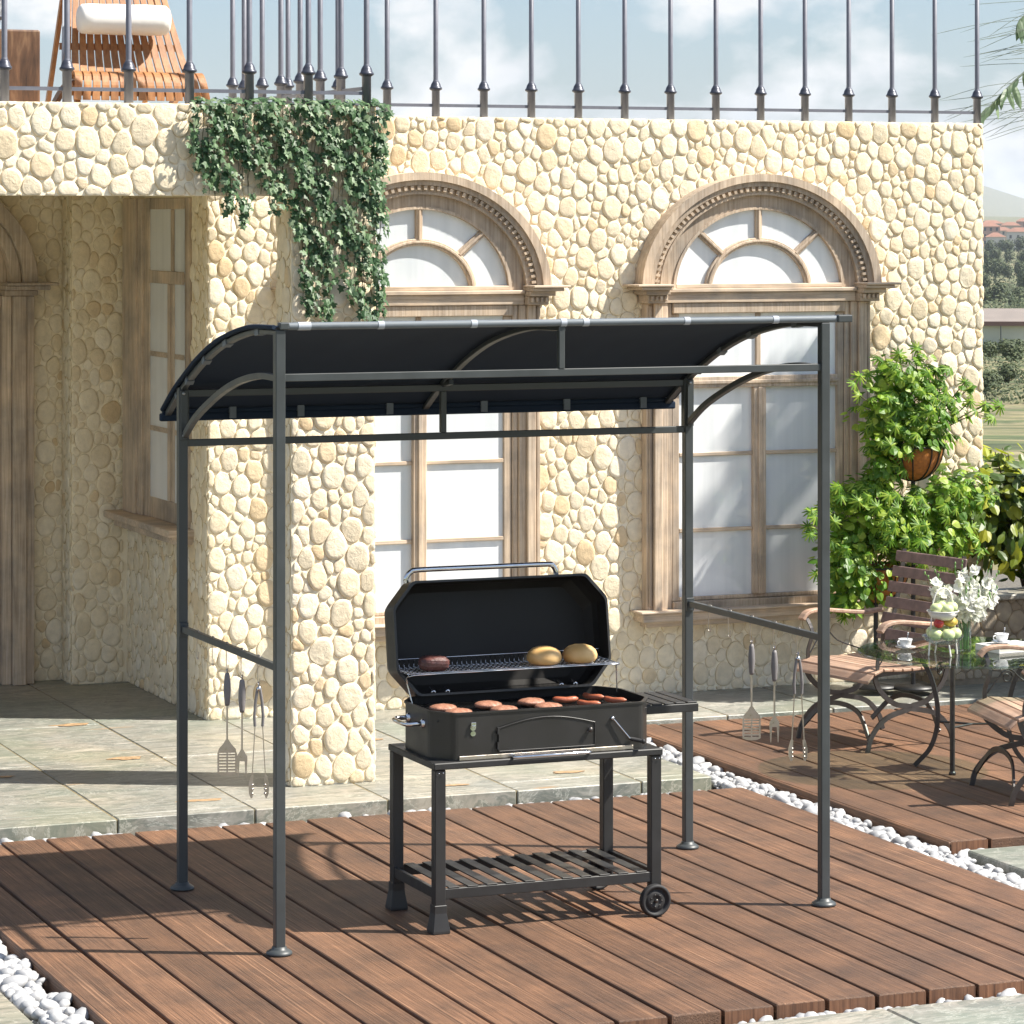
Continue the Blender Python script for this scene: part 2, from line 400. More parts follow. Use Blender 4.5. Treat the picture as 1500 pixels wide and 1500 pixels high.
# porch side wall, back wall, pilaster
mb=MB(); mb.box(1.255,1.555,YW+.3,8.6,0,ZTM-.02,2)
cladding(mb,lambda u,v,h:(1.255-h,u,v),YW,6.42,.0,2.60,13,keep=lambda u,v: not(5.22<u<6.36 and v>.93))
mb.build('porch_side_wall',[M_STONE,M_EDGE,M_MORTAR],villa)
mb=MB(); mb.box(-1.9,1.25,6.6,6.9,0,2.75,2); mb.box(.945,1.252,6.40,6.598,0,2.745,2)
cladding(mb,lambda u,v,h:(u,6.6-h,v),-1.9,.945,.0,2.62,14,keep=lambda u,v: not(-.62<u<.76 and v<2.1) )
cladding(mb,lambda u,v,h:(u,6.40-h,v),.945,1.225,.0,2.62,15)
cladding(mb,lambda u,v,h:(.945-h,u,v),6.40,6.57,.0,2.62,16)
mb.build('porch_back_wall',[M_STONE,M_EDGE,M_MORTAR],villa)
# beam with parapet and pier
mb=MB(); mb.box(-1.9,1.435,3.03,3.23,2.57,ZT,2); mb.box(1.05,1.435,3.032,3.228,-.03,2.572,2)
cladding(mb,lambda u,v,h:(u,3.03-h,v),-1.9,1.435,2.57,ZT,21)
cladding(mb,lambda u,v,h:(u,3.032-h,v),1.05,1.435,.0,2.57,22)
cladding(mb,lambda u,v,h:(1.05-h,u,v),3.04,3.225,.0,2.57,23)
cladding(mb,lambda u,v,h:(1.435+h,u,v),3.04,3.225,.0,ZT,24)
mb.box(1.335,1.435,3.232,YW-.002,2.86,ZT-.004,2)
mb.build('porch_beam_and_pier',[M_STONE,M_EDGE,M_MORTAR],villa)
mb=MB(); mb.box(-1.9,1.245,3.234,6.596,2.72,2.90); mb.box(1.56,5.32,YW+.31,8.6,2.72,2.93)
mb.build('terrace_slab',M_MORTAR,villa)

# ------------------------------------------------------------------ arched windows
def ellpt(rx,a,z0): return (rx*math.cos(a),z0+rx*KZ*math.sin(a))
def arcband(mb,mp,r0,r1,h0,h1,z0,n=40,m=0,sm=True):
    vs=[]
    for i in range(n+1):
        a=PI*i/n
        for r,h in ((r0,h0),(r0,h1),(r1,h1),(r1,h0)):
            u,v=ellpt(r,a,z0); vs.append(mp(u,v,h))
    fs=[(i*4+q,i*4+(q+1)%4,i*4+4+(q+1)%4,i*4+4+q) for i in range(n) for q in range(4)]
    fs+=[(0,1,2,3),(n*4+3,n*4+2,n*4+1,n*4)]
    mb.add(vs,fs,m,False)
def arched_window(cx,label):
    mp=lambda u,v,h:(cx+u,YW-h,v)
    z0=2.10
    fr=MB()   # jambs, sill boards, head
    for s in (-1,1):
        a=lambda x0,x1:(min(s*x0,s*x1),max(s*x0,s*x1))
        for x0,x1,h in ((.62,.655,.070),(.575,.62,.095),(.535,.575,.075),(.505,.535,.058)):
            fr.fbox(mp,*a(x0,x1),.43,2.03,-.01,h)
        fr.fbox(mp,*a(.628,.645),.46,2.02,.07,.080)
    fr.fbox(mp,-.504,.504,1.975,2.03,-.01,.072)
    fr.fbox(mp,-.504,.504,.43,.478,-.01,.075)
    for s in (-1,1): fr.fbox(mp,min(s*.46,s*.503),max(s*.46,s*.503),.479,1.974,-.01,.052)
    fr.fbox(mp,-.459,.459,.479,.50,-.01,.052)
    w=fr.build('arched_window',M_OLDWOOD,villa,bevel=.004,label=label)
    # archivolt with dentils
    ar=MB()
    arcband(ar,mp,.655,.70,-.01,.115,z0)
    arcband(ar,mp,.625,.655,-.01,.102,z0); arcband(ar,mp,.585,.625,-.01,.078,z0); arcband(ar,mp,.572,.585,-.01,.086,z0)
    arcband(ar,mp,.50,.572,-.01,.060,z0); arcband(ar,mp,.484,.50,-.01,.067,z0)
    for i in range(54):
        a=PI*(i+.5)/54
        if i%1==0:
            da=.013
            vs=[]
            for h in (.078,.100):
                for r,aa in ((.598,a-da),(.622,a-da),(.622,a+da),(.598,a+da)):
                    u,v=ellpt(r,aa,z0); vs.append(mp(u,v,h))
            ar.add(vs,[(0,1,2,3),(4,7,6,5),(0,4,5,1),(1,5,6,2),(2,6,7,3),(3,7,4,0)])
    ar.build('archivolt',M_OLDWOOD,w)
    # impost transom
    im=MB()
    im.fbox(mp,-.56,.56,2.031,2.085,-.01,.082); im.fbox(mp,-.56,.56,2.0852,2.105,-.01,.098); im.fbox(mp,-.484,.484,2.1052,2.128,-.01,.068)
    for s in (-1,1):
        f=lambda x0,x1:(min(s*x0,s*x1),max(s*x0,s*x1))
        im.fbox(mp,*f(.562,.675),2.031,2.075,-.01,.135); im.fbox(mp,*f(.562,.70),2.0755,2.10,-.01,.165)
        im.fbox(mp,*f(.562,.735),2.1005,2.118,-.01,.195); im.fbox(mp,*f(.562,.765),2.1185,2.13,-.01,.21)
        for k in range(4): im.fbox(mp,*f(.572+k*.026,.586+k*.026),2.045,2.07,.135,.15)
    im.build('impost_moulding',M_OLDWOODH,w,bevel=.003)
    # muntins
    mu=MB()
    arcband(mu,mp,.272,.312,.0,.058,z0); arcband(mu,mp,.284,.300,.058,.067,z0)
    for a in (PI/4,PI/2,3*PI/4):
        p0=ellpt(.305,a,z0);p1=ellpt(.49,a,z0)
        for wd,h in ((.036,.056),(.014,.065)):
            mu.bar(mp(p0[0],p0[1],h/2),mp(p1[0],p1[1],h/2),wd,h,up=(0,-1,0))
    mu.build('fanlight_muntin',M_OLDWOOD,w,bevel=.003)
    ml=MB()
    ml.fbox(mp,-.036,.036,.501,1.585,.0,.068); ml.fbox(mp,-.012,.012,.501,1.585,.068,.078)
    ml.fbox(mp,-.459,.459,1.586,1.645,.0,.070); ml.fbox(mp,-.459,.459,1.606,1.625,.070,.080)
    ml.fbox(mp,-.014,.014,1.646,1.974,.0,.05)
    ml.build('mullion',M_OLDWOOD,w,bevel=.003)
    for z in (.845,1.24):
        for s in (-1,1):
            gb=MB(); gb.fbox(mp,min(s*.037,s*.459),max(s*.037,s*.459),z-.010,z+.010,.0,.052); gb.build('glazing_bar',M_OLDWOODH,w,bevel=.003)
    sl=MB()
    sl.fbox(mp,-.70,.70,.385,.43,-.01,.13); sl.fbox(mp,-.665,.665,.355,.385,-.01,.09); sl.fbox(mp,-.72,.72,.43,.442,-.01,.15)
    sl.build('sill',M_OLDWOODH,w,bevel=.004)
    # panes
    def pane(poly):
        p=MB(); p.prism(poly,.026,.038,mp); p.build('window_pane',M_PANE,w)
    pane([ellpt(.274,PI*i/24,z0+.0) for i in range(25)])
    for k in range(4):
        a0,a1=PI/4*k,PI/4*(k+1)
        pane([ellpt(.486,a0+(a1-a0)*i/10,z0) for i in range(11)]+[ellpt(.30,a1-(a1-a0)*i/10,z0) for i in range(11)])
    for s in (-1,1):
        x0,x1=min(s*.03,s*.48),max(s*.03,s*.48)
        for za,zb in ((.49,.843),(.847,1.238),(1.242,1.60)): pane([(x0,za),(x1,za),(x1,zb),(x0,zb)])
        x0,x1=min(s*.01,s*.48),max(s*.01,s*.48)
        pane([(x0,1.63),(x1,1.63),(x1,1.99),(x0,1.99)])
    return w
arched_window(WX[0],'arched oak window half hidden behind the ivy-covered pier')
arched_window(WX[1],'arched oak window beside the hanging plants')
# side window under the porch (in the wall facing left)
mp=lambda u,v,h:(1.255-h,u,v)
fr=MB()
for y0,y1,h in ((6.10,6.34,.05),(6.02,6.10,.035),(5.93,6.02,.02),(5.22,5.27,.018),(5.27,5.31,.012)): fr.fbox(mp,y0,y1,.92,2.575,-.01,h)
fr.fbox(mp,5.311,5.929,.92,1.03,-.01,.014); fr.fbox(mp,5.311,5.929,2.515,2.575,-.01,.014)
w=fr.build('porch_window',M_OLDWOOD,villa,bevel=.004,label='tall shaded oak window under the porch')
m_=MB(); m_.fbox(mp,5.48,5.60,1.031,2.135,0,.018); m_.fbox(mp,5.53,5.56,1.031,2.13,.018,.024); m_.fbox(mp,5.311,5.929,2.136,2.20,0,.024); m_.fbox(mp,5.49,5.54,2.201,2.514,0,.018)
m_.build('mullion',M_OLDWOOD,w,bevel=.003)
for z in (1.385,1.77):
    for ya,yb in ((5.601,5.929),(5.311,5.479)):
        g_=MB(); g_.fbox(mp,ya,yb,z-.013,z+.013,0,.016); g_.build('glazing_bar',M_OLDWOODH,w)
s_=MB(); s_.fbox(mp,5.16,6.39,.885,.92,-.01,.14); s_.fbox(mp,5.19,6.36,.84,.885,-.01,.09); s_.build('sill',M_OLDWOODH,w,bevel=.004)
for (a,b) in ((5.59,5.94),(5.30,5.49)):
    for (c_,d_) in ((1.02,1.384),(1.386,1.768),(1.772,2.15)):
        p=MB(); p.prism([(a,c_),(b,c_),(b,d_),(a,d_)],.002,.012,mp); p.build('window_pane',M_PANE,w)
for (a,b) in ((5.545,5.94),(5.30,5.485)):
    p=MB(); p.prism([(a,2.19),(b,2.19),(b,2.52),(a,2.52)],.002,.012,mp); p.build('window_pane',M_PANE,w)
# arched oak doorway in the porch back wall
mp=lambda u,v,h:(.08+u,6.6-h,v)
d=MB()
for s in (-1,1):
    for x0,x1,h in ((.64,.69,.10),(.57,.64,.13),(.52,.57,.09)): d.fbox(mp,min(s*x0,s*x1),max(s*x0,s*x1),.001,2.06,-.01,h)
    for x0,x1,z_,z2,h in ((.52,.70,2.061,2.09,.14),(.52,.76,2.0905,2.115,.17),(.52,.80,2.1155,2.13,.2)): d.fbox(mp,min(s*x0,s*x1),max(s*x0,s*x1),z_,z2,-.01,h)
d.fbox(mp,-.519,.519,2.0,2.06,-.01,.08)
arcband(d,mp,.62,.70,-.01,.15,2.13); arcband(d,mp,.56,.62,-.01,.11,2.13)
dw=d.build('doorway_surround',M_OLDWOOD,villa,bevel=.004)
l=MB()
for s in (-1,1):
    l.fbox(mp,min(s*.004,s*.518),max(s*.004,s*.518),.03,1.998,-.005,.04)
    for za,zb in ((.15,.85),(.95,1.85)):
        l.fbox(mp,min(s*.09,s*.43),max(s*.09,s*.43),za,zb,.04,.052)
l.build('door',M_OLDWOOD,dw,bevel=.004)
l=MB(); l.prism([ellpt(.56,PI*i/24,2.13) for i in range(25)],-.005,.03,mp); l.build('tympanum',M_OLDWOOD,dw)

# ------------------------------------------------------------------ terrace railings
rail=thing('terrace_railing','grey iron railing with collared balusters along the roof terrace edge','railing',(1.414,3.08,ZT))
bal=MB()
bal.lathe([(.0,0),(.0205,0),(.0205,.135),(.031,.140),(.031,.147),(.026,.150),(.022,.165),(.0145,.178),(.0125,.19),(.0125,1.02),(0,1.02)],(0,0,0),14,0)
bal.lathe([(.0213,.132),(.0325,.139),(.0325,.148),(.0275,.151),(.0235,.166),(.0150,.180),(.0130,.181)],(0,0,0),14,1)
def bal_pos():
    P=[]
    for i in range(-5,5): P.append((1.414-.2745*(4-i)+.0 if False else 1.414-.27*(4-i),3.08,ZT))
    for i in range(1,7): P.append((1.395,3.08+.287*i,ZT))
    for i in range(17): P.append((1.42+.2625*i if i else 1.395,4.99,ZTM))
    return P
b0=None
for i,(x,y,z) in enumerate(bal_pos()):
    if b0 is None:
        b0=bal.build('baluster',[M_RAIL,M_COLLAR],rail,world=False); b=b0
    else:
        b=b0.copy(); C.objects.link(b)
    b.parent=rail; b.location=(x-1.414,y-3.08,z-ZT)
for p0,p1 in (((-1.1,3.08),(1.395,3.08)),((1.395,3.08),(1.395,4.99)),((1.395,4.99),(5.62,4.99))):
    z=(ZT if p0[1]<4 and p1[1]<4 else ZTM)
    for dz,w_,h_ in ((.058,.008,.016),(1.02,.035,.02)):
        r_=MB(); r_.bar((p0[0],p0[1],z+dz),(p1[0],p1[1],z+dz),w_,h_); r_.build('bottom_rail' if dz<.5 else 'handrail',M_RAIL,rail)

# ------------------------------------------------------------------ ground, paving, decks
def terrain_z(d):
    P=[(-50,-.11),(22,-.11),(40,-1.2),(100,-4.6),(180,-6.0),(260,-7.9),(600,-14.6),(1200,-12.6),(1800,-11.0),(2500,-14),(3600,-6),(5200,12),(7500,40),(9000,40)]
    for (a,b),(c_,e) in zip(P,P[1:]):
        if d<=c_: t=(d-a)/(c_-a); return b+(e-b)*t
    return P[-1][1]
t=NT('garden_soil'); n=t.noise(.10,8,.66,t.coord(src='Object')); n2=t.noise(.5,6,.7)
r=t.ramp(n.outputs[0],[(.36,(.055,.075,.025)),(.46,(.14,.135,.06)),(.52,(.23,.195,.11)),(.56,(.10,.12,.045)),(.66,(.065,.09,.03)),(.75,(.20,.18,.10))]); k=t.ramp(n2.outputs[0],[(.35,(.5,.55,.5)),(.65,(1.3,1.25,1.2))])
t.col(t.mix(1,r.outputs[0],k.outputs[0],'MULTIPLY')); t.set(Roughness=1.0); M_LAND=t.mat
g=MB()
rs=[0,6,12,22,30,40,60,80,100,140,180,260,340,450,600,800,1000,1200,1500,1800,2150,2500,3000,3600,4400,5200,6300,7500,9000]; NA=240
rng=random.Random(3)
for i,rr in enumerate(rs):
    for k in range(NA):
        a=2*PI*k/NA; z=terrain_z(rr)
        if rr>3000: z+= (rr-3000)/6000*46*(math.sin(a*7+rr*.0006)+.6*math.sin(a*17+1.3)+.8*math.sin(a*41+rr*.001)+.5*math.sin(a*83+2))
        elif rr>60: z+=rr*.0012*math.sin(a*9+rr*.01)
        g.V.append((rr*math.cos(a),rr*math.sin(a)+2,z))
for i in range(1,len(rs)):
    for k in range(NA):
        a=(i)*NA+k;b=(i)*NA+(k+1)%NA
        g.F.append(((i-1)*NA+k,(i-1)*NA+(k+1)%NA,b,a)); g.M.append(0); g.S.append(True)
# collapse the innermost ring
ground=g.build('ground',M_LAND,loc=(0,0,0),kind='structure')
bed=MB(); bed.box(-3.5,7.2,-3.5,8.5,-.2,-.085); bed.build('bedding_ground',M_SOIL,kind='structure')

rngp=random.Random(5)
def tiles(mb,x0,x1,y0,y1,ztop,th,tx,ty,ox,oy,stag=0):
    cols=[]; x=ox
    while x>x0: x-=tx
    ci=0
    while x<x1:
        a,b=max(x,x0),min(x+tx,x1)
        y=oy+(stag*ty*((ci%2)))
        while y>y0: y-=ty
        while y<y1:
            c_,d_=max(y,y0),min(y+ty,y1)
            if b-a>.03 and d_-c_>.03:
                g_=.0035; j=rngp.uniform(-.0015,.0015)
                mb.box(a+g_,b-g_,c_+g_,d_-g_,ztop-th,ztop+j)
            y+=ty
        x+=tx; ci+=1
M_JOINT=simple('mossy_joint_grout',(.19,.155,.085),.95,var=.4,nscale=14)
pv=MB()
tiles(pv,-3.2,2.86,2.575,6.7,.0,.08,.592,1.19,.148,2.69-.02,.10)
tiles(pv,2.86,7.2,4.14,5.6,.0,.08,.592,1.19,.148,2.69-.02,.10)
pv.build('stone_patio',M_SLATE,kind='structure',bevel=.004)
rs_=MB(); rq=random.Random(8)
for (sx_,sy_,lx,ly) in ((.60,5.07,.10,.030),(.585,4.02,.085,.035),(.60,2.86,.095,.028),(2.42,3.95,.08,.03),(2.30,2.92,.07,.03),(1.78,4.1,.08,.03),(1.72,2.80,.06,.02),(-.05,3.75,.05,.02)):
    N_=22; pts_=[(sx_+lx*(1+.25*math.sin(3*a_+sx_*9)+rq.uniform(-.14,.14))*math.cos(a_),sy_+ly*(1+.3*math.sin(2*a_+sy_)+rq.uniform(-.2,.2))*math.sin(a_)) for a_ in [2*PI*k/N_ for k in range(N_)]]
    rs_.prism(pts_,.0020,.0026,lambda u,v,h:(u,v,h))
rs_.build('paving_rust_stain',simple('rust_stain',(.34,.22,.12),.6,var=.35,nscale=45),kind='structure')
jt=MB(); jt.box(-3.19,2.85,2.585,6.6,-.06,-.0035); jt.box(2.85,7.19,4.15,5.55,-.062,-.004); jt.build('patio_joint_bed',M_JOINT,kind='structure')
pv=MB()
tiles(pv,3.10,6.5,-1.6,.78,-.018,.075,1.2,.60,3.10,.78-.6,.5)
pv.build('stepping_paving',M_SLATE,kind='structure',bevel=.006)
pv=MB()
tiles(pv,-.95,6.5,-3.4,-1.375,-.012,.075,1.13,.70,1.55,-1.375)
tiles(pv,-3.2,-.955,-3.4,.62,-.03,.06,1.1,.9,-.955,.05)
pv.build('front_paving',M_SLATE,kind='structure',bevel=.006)
jt=MB(); jt.box(-.945,6.49,-3.39,-1.385,-.07,-.022); jt.box(-3.19,-.96,-3.39,.6,-.068,-.0335); jt.box(3.11,6.49,-1.36,.77,-.07,-.03); jt.build('paving_joint_bed',M_JOINT,kind='structure')

def deck(name,x0,x1,y0,y1,seed):
    r_=random.Random(seed); mb=MB(); n=round((x1-x0)/.1825); w=(x1-x0)/n
    for i in range(n):
        a=x0+i*w; g_=.0055 if i%4 else .0085
        z=r_.uniform(-.0015,.0015)
        mb.box(a+g_,a+w-g_,y0+.012+r_.uniform(-.002,.002),y1,-.062,z,0)
        mb.add([(a+g_+.001,y0+.0105,-.061),(a+w-g_-.001,y0+.0105,-.061),(a+w-g_-.001,y0+.0105,z-.004),(a+g_+.001,y0+.0105,z-.004)],[(0,1,2,3)],1)
    o=mb.build(name,[M_DECK,M_DECKEND],kind='structure',bevel=.0055,seg=2)
    s=MB(); s.box(x0+.02,x1-.02,y0+.03,y1-.02,-.11,-.055); s.box(x0-.002,x0+.02,y0+.014,y1,-.10,-.002); 
    s.build(name.replace('deck','deck_fascia'),M_DECK,kind='structure',bevel=.003)
deck('wooden_deck',-.78,2.868,-1.27,2.285,1)
deck('table_deck',3.075,6.6,.855,4.02,2)

# pebbles
def pebbles(regions,seed):
    r_=random.Random(seed); mb=MB()
    for (x0,x1,y0,y1,dens,zl) in regions:
        n=int((x1-x0)*(y1-y0)*dens)
        for i in range(n):
            u=r_.random(); s=.010+.017*u*u+(.010 if r_.random()<.16 else 0)
            x=r_.uniform(x0+s*.6,x1-s*.6); y=r_.uniform(y0+s*.6,y1-s*.6); z=-.085+s*.6+r_.uniform(0,zl)
            rot=Euler((r_.uniform(-.6,.6),r_.uniform(-.6,.6),r_.uniform(0,6.28))).to_matrix()
            ph=r_.uniform(0,6)
            mb.ball((x,y,z),s*r_.uniform(1.0,1.35),s*r_.uniform(.8,1.05),s*r_.uniform(.55,.85),9,6,rot,0,lambda v:1+.07*math.sin(3*v[0]+ph)+.06*math.sin(4*v[1]+ph*2))
    return mb
mb=pebbles([(-1.3,2.868,2.287,2.555,1300,.012),(2.87,3.07,-1.3,4.12,2400,.04),(3.07,6.4,.785,.852,1500,.03),(2.87,6.4,4.025,4.135,1200,.015),
            (-.95,-.785,-1.36,2.4,2500,.045),(-1.02,-.95,.0,.62,700,.02),(-3.1,-.9,.63,2.5,900,.04),(-.9,3.2,-1.372,-1.262,1500,.03),(3.07,6.4,-1.37,-1.3,1500,.03)],9)
mb.build('white_pebbles',M_PEB,loc=(0,0,0),label='white rounded pebbles filling the gaps between decks and slabs',cat='pebbles',kind='stuff',fix=False)
# ------------------------------------------------------------------ grill gazebo
GX,GY=2.06,1.145
gz=thing('grill_gazebo','charcoal steel grill gazebo with a curved dark fabric canopy standing on the wooden deck','gazebo',(0,0,0))
PW=.0345
def interp(P,n):
    """smooth resample of a polyline (Catmull-Rom)"""
    out=[]; P=[Vector(p) for p in P]
    Q=[P[0]*2-P[1]]+P+[P[-1]*2-P[-2]]
    for i in range(1,len(Q)-2):
        for k in range(n):
            t=k/n; a,b,c_,d=Q[i-1],Q[i],Q[i+1],Q[i+2]
            out.append(.5*((2*b)+(-a+c_)*t+(2*a-5*b+4*c_-d)*t*t+(-a+3*b-3*c_+d)*t**3))
    out.append(P[-1]); return out
CP=[(0,-.012,2.108),(0,.29,2.098),(0,.61,2.047),(0,.86,1.975),(0,1.07,1.891),(0,1.20,1.832),(0,1.335,1.757)]
prof=interp(CP,6)
for x,y,zt in ((0,0,2.10),(GX,0,2.10),(0,GY,1.852),(GX,GY,1.852)):
    p=MB(); p.box(x-PW/2,x+PW/2,y-PW/2,y+PW/2,.01,zt); o=p.build('post',M_POST,gz,bevel=.003,seg=2)
    b=MB(); b.lathe([(0,0),(.044,0),(.045,.004),(.043,.009),(.034,.015),(.026,.019),(.0245,.026),(0,.026)],(x,y,.001),28); b.build('base_plate',M_POST,o)
# rafters and braces
for x in (.0,GX/2,GX):
    r_=MB(); r_.rbar([(x,p.y,p.z-.016) for p in prof],.024,.016); r_.build('rafter',M_POST,gz,bevel=.002)
BR=interp([(0,.016,1.937),(0,.20,1.937),(0,.42,1.912),(0,.64,1.864),(0,.86,1.795),(0,1.0,1.74),(0,GY-.012,1.668)],5)
for x in (0,GX):
    r_=MB(); r_.rbar([(x+(0.003 if x==0 else -.003),p.y,p.z) for p in BR],.022,.022); r_.build('arched_brace',M_POST,gz,bevel=.002)
    s=1 if x==0 else -1
    b=MB(); b.box(min(x+s*.0175,x+s*.0215),max(x+s*.0175,x+s*.0215),GY-.017,GY+.014,1.655,1.845); b.box(x-.013,x+.013,GY-.030,GY-.0175,1.66,1.84)
    br=b.build('bracket_plate',M_POST,gz,bevel=.001)
    for z in (1.675,1.83):
        k=MB(); k.lathe([(0,0),(.006,0),(.006,.004),(0,.006)],(x-.004,GY-.036,z),8,axis='y'); k.build('bolt',M_POSTEDGE,br)
    r_=MB(); r_.bar((x,.0175,.962),(x,GY-.0175,.962),.020,.024); r_.build('side_rail',M_POST,gz,bevel=.002)
    f=MB(); f.box(x-.016,x+.016,GY-.027,GY-.0178,.935,.985); f.build('rail_bracket',M_POSTEDGE if False else M_POST,gz,bevel=.001)
def bm_(name,p0,p1,w,h,bev=.002): 
    r_=MB(); r_.bar(p0,p1,w,h); r_.build(name,M_POST,gz,bevel=bev)
bm_('front_beam',(PW/2+.0006,0,1.939),(GX-PW/2-.0006,0,1.939),.022,.026)
bm_('back_beam',(PW/2+.0006,GY,1.829),(GX-PW/2-.0006,GY,1.829),.022,.026)
bm_('back_rail',(PW/2+.0006,GY,1.646),(GX-PW/2-.0006,GY,1.646),.020,.026)
bm_('stub_post',(GX/2,0,1.953),(GX/2,0,2.098),.024,.022)
bm_('stub_post',(GX/2,GY,1.660),(GX/2,GY,1.815),.024,.022)
bm_('strut',(GX/2,GY-.09,1.855),(GX/2,GY+.0,1.84),.018,.018)
t_=MB(); t_.tube([(.03,-.008,2.1125),(2.105,-.008,2.1125)],.0125,12); t_.build('canopy_front_tube',M_SLEEVE,gz)
t_=MB(); t_.box(2.1055,2.165,-.026,.010,2.100,2.127); t_.box(-.005,.029,-.024,.008,2.101,2.126); t_.build('end_cap',M_POST,gz,bevel=.004,seg=2)
t_=MB(); t_.tube([(-.02,1.337,1.753),(2.085,1.337,1.753)],.011,10); t_.build('canopy_back_tube',M_FABRIC,gz)
# canopy fabric with slight sag between the rafters
cv=MB(); NX=44; n=len(prof); x0,x1=-.022,2.09; top=[];bot=[]
for i in range(NX+1):
    x=x0+(x1-x0)*i/NX
    u=(x%(GX/2))/(GX/2); sag=math.sin(PI*min(1,max(0,u)))**2
    for j,p in enumerate(prof):
        t=j/(n-1); d=.006*sag*math.sin(PI*t)*1.4+ .0012*math.sin(x*37+t*9)
        cv.V.append((x,p.y,p.z+.0005-d))
fs=[(i*n+j,(i+1)*n+j,(i+1)*n+j+1,i*n+j+1) for i in range(NX) for j in range(n-1)]
cv.F=fs; cv.M=[0]*len(fs); cv.S=[True]*len(fs)
cvo=cv.build('canopy',M_FABRIC,gz,fix=False)
so=cvo.modifiers.new('thick','SOLIDIFY'); so.thickness=.004; so.offset=1
# side hem rolls along the outer rafters and a valance along the back
for x in (-.022,2.09):
    h=MB(); h.tube([(x,p.y,p.z+.002) for p in prof],.008,8); h.build('canopy_hem',M_FABRIC,gz)
v=MB(); v.box(-.03,2.095,1.327,1.352,1.715,1.745)
v.build('valance',M_FABRIC,gz,bevel=.006,seg=2)
st=MB()
for x in (.055,.135): pass
def strap_front(x,w=.022):
    s=MB(); s.tube([(x-w/2,-.008,2.1125),(x+w/2,-.008,2.1125)],.0142,12); s.build('front_strap',M_STRAP,gz)
strap_front(.085,.045)
for x in (.36,.70,1.035,1.12,1.51,1.86): strap_front(x)
for x in (.25,.52,.88,1.27,1.62,1.95):
    s=MB(); s.tube([(x-.014,1.337,1.753),(x+.014,1.337,1.753)],.0135,10); s.box(x-.013,x+.013,1.318,1.326,1.722,1.765); s.build('back_strap',M_SLEEVE,gz)
for x,off in ((0,1),(GX,-1)):
    for q in (4,11,17,23,29):
        a=prof[q]; b=prof[q+1]; s=MB(); s.rbar([(x,a.y,a.z-.016),(x,b.y-.01,b.z-.018)],.029,.021); s.build('rafter_strap',M_SLEEVE,gz)

# ------------------------------------------------------------------ hooks and utensils
def hook_mb():
    m=MB(); r=.0017; P=[]
    for k in range(9):
        a=PI*k/8; P.append((0,-.0125*math.cos(a)+.0,.0125+.0145*math.sin(a)-.0))
    P=[(0,-.0128,-.004)]+[(0,-.0128,.010)]+[(0,.0128*-math.cos(PI*k/8),.0135+.004*math.sin(PI*k/8)) for k in range(9)]+[(0,.0128,-.078)]
    c=(.0,.0,-.078)
    P+=[(0,.0028+.010*math.cos(PI*k/8),-.078-.010*math.sin(PI*k/8)) for k in range(1,9)]+[(0,-.0085,-.062)]
    m.tube(P,r,6); return m
hookL=[(.944,'empty steel hook farthest back on the left gazebo rail'),(.755,'empty steel hook on the left rail next to the spatula hook'),(.586,'steel hook carrying the spatula on the left rail'),(.412,'steel hook carrying the carving fork on the left rail'),(.222,'steel hook carrying the tongs on the left rail')]
hookR=[(.943,'empty steel hook farthest back on the right gazebo rail'),(.769,'empty steel hook on the right rail next to the spatula hook'),(.580,'steel hook carrying the spatula on the right rail'),(.390,'steel hook carrying the carving fork on the right rail'),(.200,'steel hook carrying the tongs on the right rail')]
h0=None
for X,L in ((0,hookL),(GX,hookR)):
    for y,lab in L:
        if h0 is None: h0=hook_mb().build('utensil_hook',M_STEEL,world=False); o=h0
        else: o=h0.copy(); C.objects.link(o)
        o.location=(X,y,.962); tag(o,lab,'hook','hooks hanging from the gazebo side rails')
def handle(m,z0,z1,r=.0125,c=(0,0)):
    L=z0-z1
    m.lathe([(0,0),(r*.55,-.0),(r*.75,-.01),(r,-L*.35),(r*1.05,-L*.55),(r*.75,-L*.92),(r*.6,-L),(0,-L)],(c[0],c[1],z0),12)
M_GREYGRIP=simple('grey_soft_grip',(.17,.16,.16),.55,var=.1)
def spatula(x,y,side,label):
    r=thing('spatula',label,'spatula',(x,y,.87),rz=side,group='utensils hanging from the gazebo rails')
    m=MB(); handle(m,0.0,-.115); m.build('grip',M_GREYGRIP,r,world=False)
    m=MB(); m.tube([(0,0,.014),(.0,.007,.008),(0,0,.0),(0,-.007,.008)],.0018,6,closed=True); m.build('hanging_loop',M_CHROME,r,world=False)
    m=MB(); m.rbar([(0,0,-.112),(0,0,-.16),(0,0,-.235)],.0065,.0045,up=(0,1,0)); 
    m.prism([(-.005,-.235),(.005,-.235),(.014,-.250),(.030,-.268),(.0325,-.282),(-.0325,-.282),(-.030,-.268),(-.014,-.250)],-.0012,.0012,lambda u,v,h:(u,h,v))
    m.build('shaft',M_STEEL,r,world=False)
    m=MB(); f=lambda u,v,h:(u,h,v)
    for a,b in ((-.0345,-.028),(-.0028,.0028),(.028,.0345)): m.fbox(f,a,b,-.355,-.2815,-.0011,.0011)
    for k in range(7):
        z=-.288-k*.0108; m.fbox(f,-.028,.028,z-.0030,z+.0030,-.0010,.0010)
    m.prism([(-.0345,-.355),(-.02,-.361),(0,-.363),(.02,-.361),(.0345,-.355),(.0345,-.350),(-.0345,-.350)],-.0012,.0012,f)
    m.build('slotted_blade',M_STEEL,r,world=False); return r
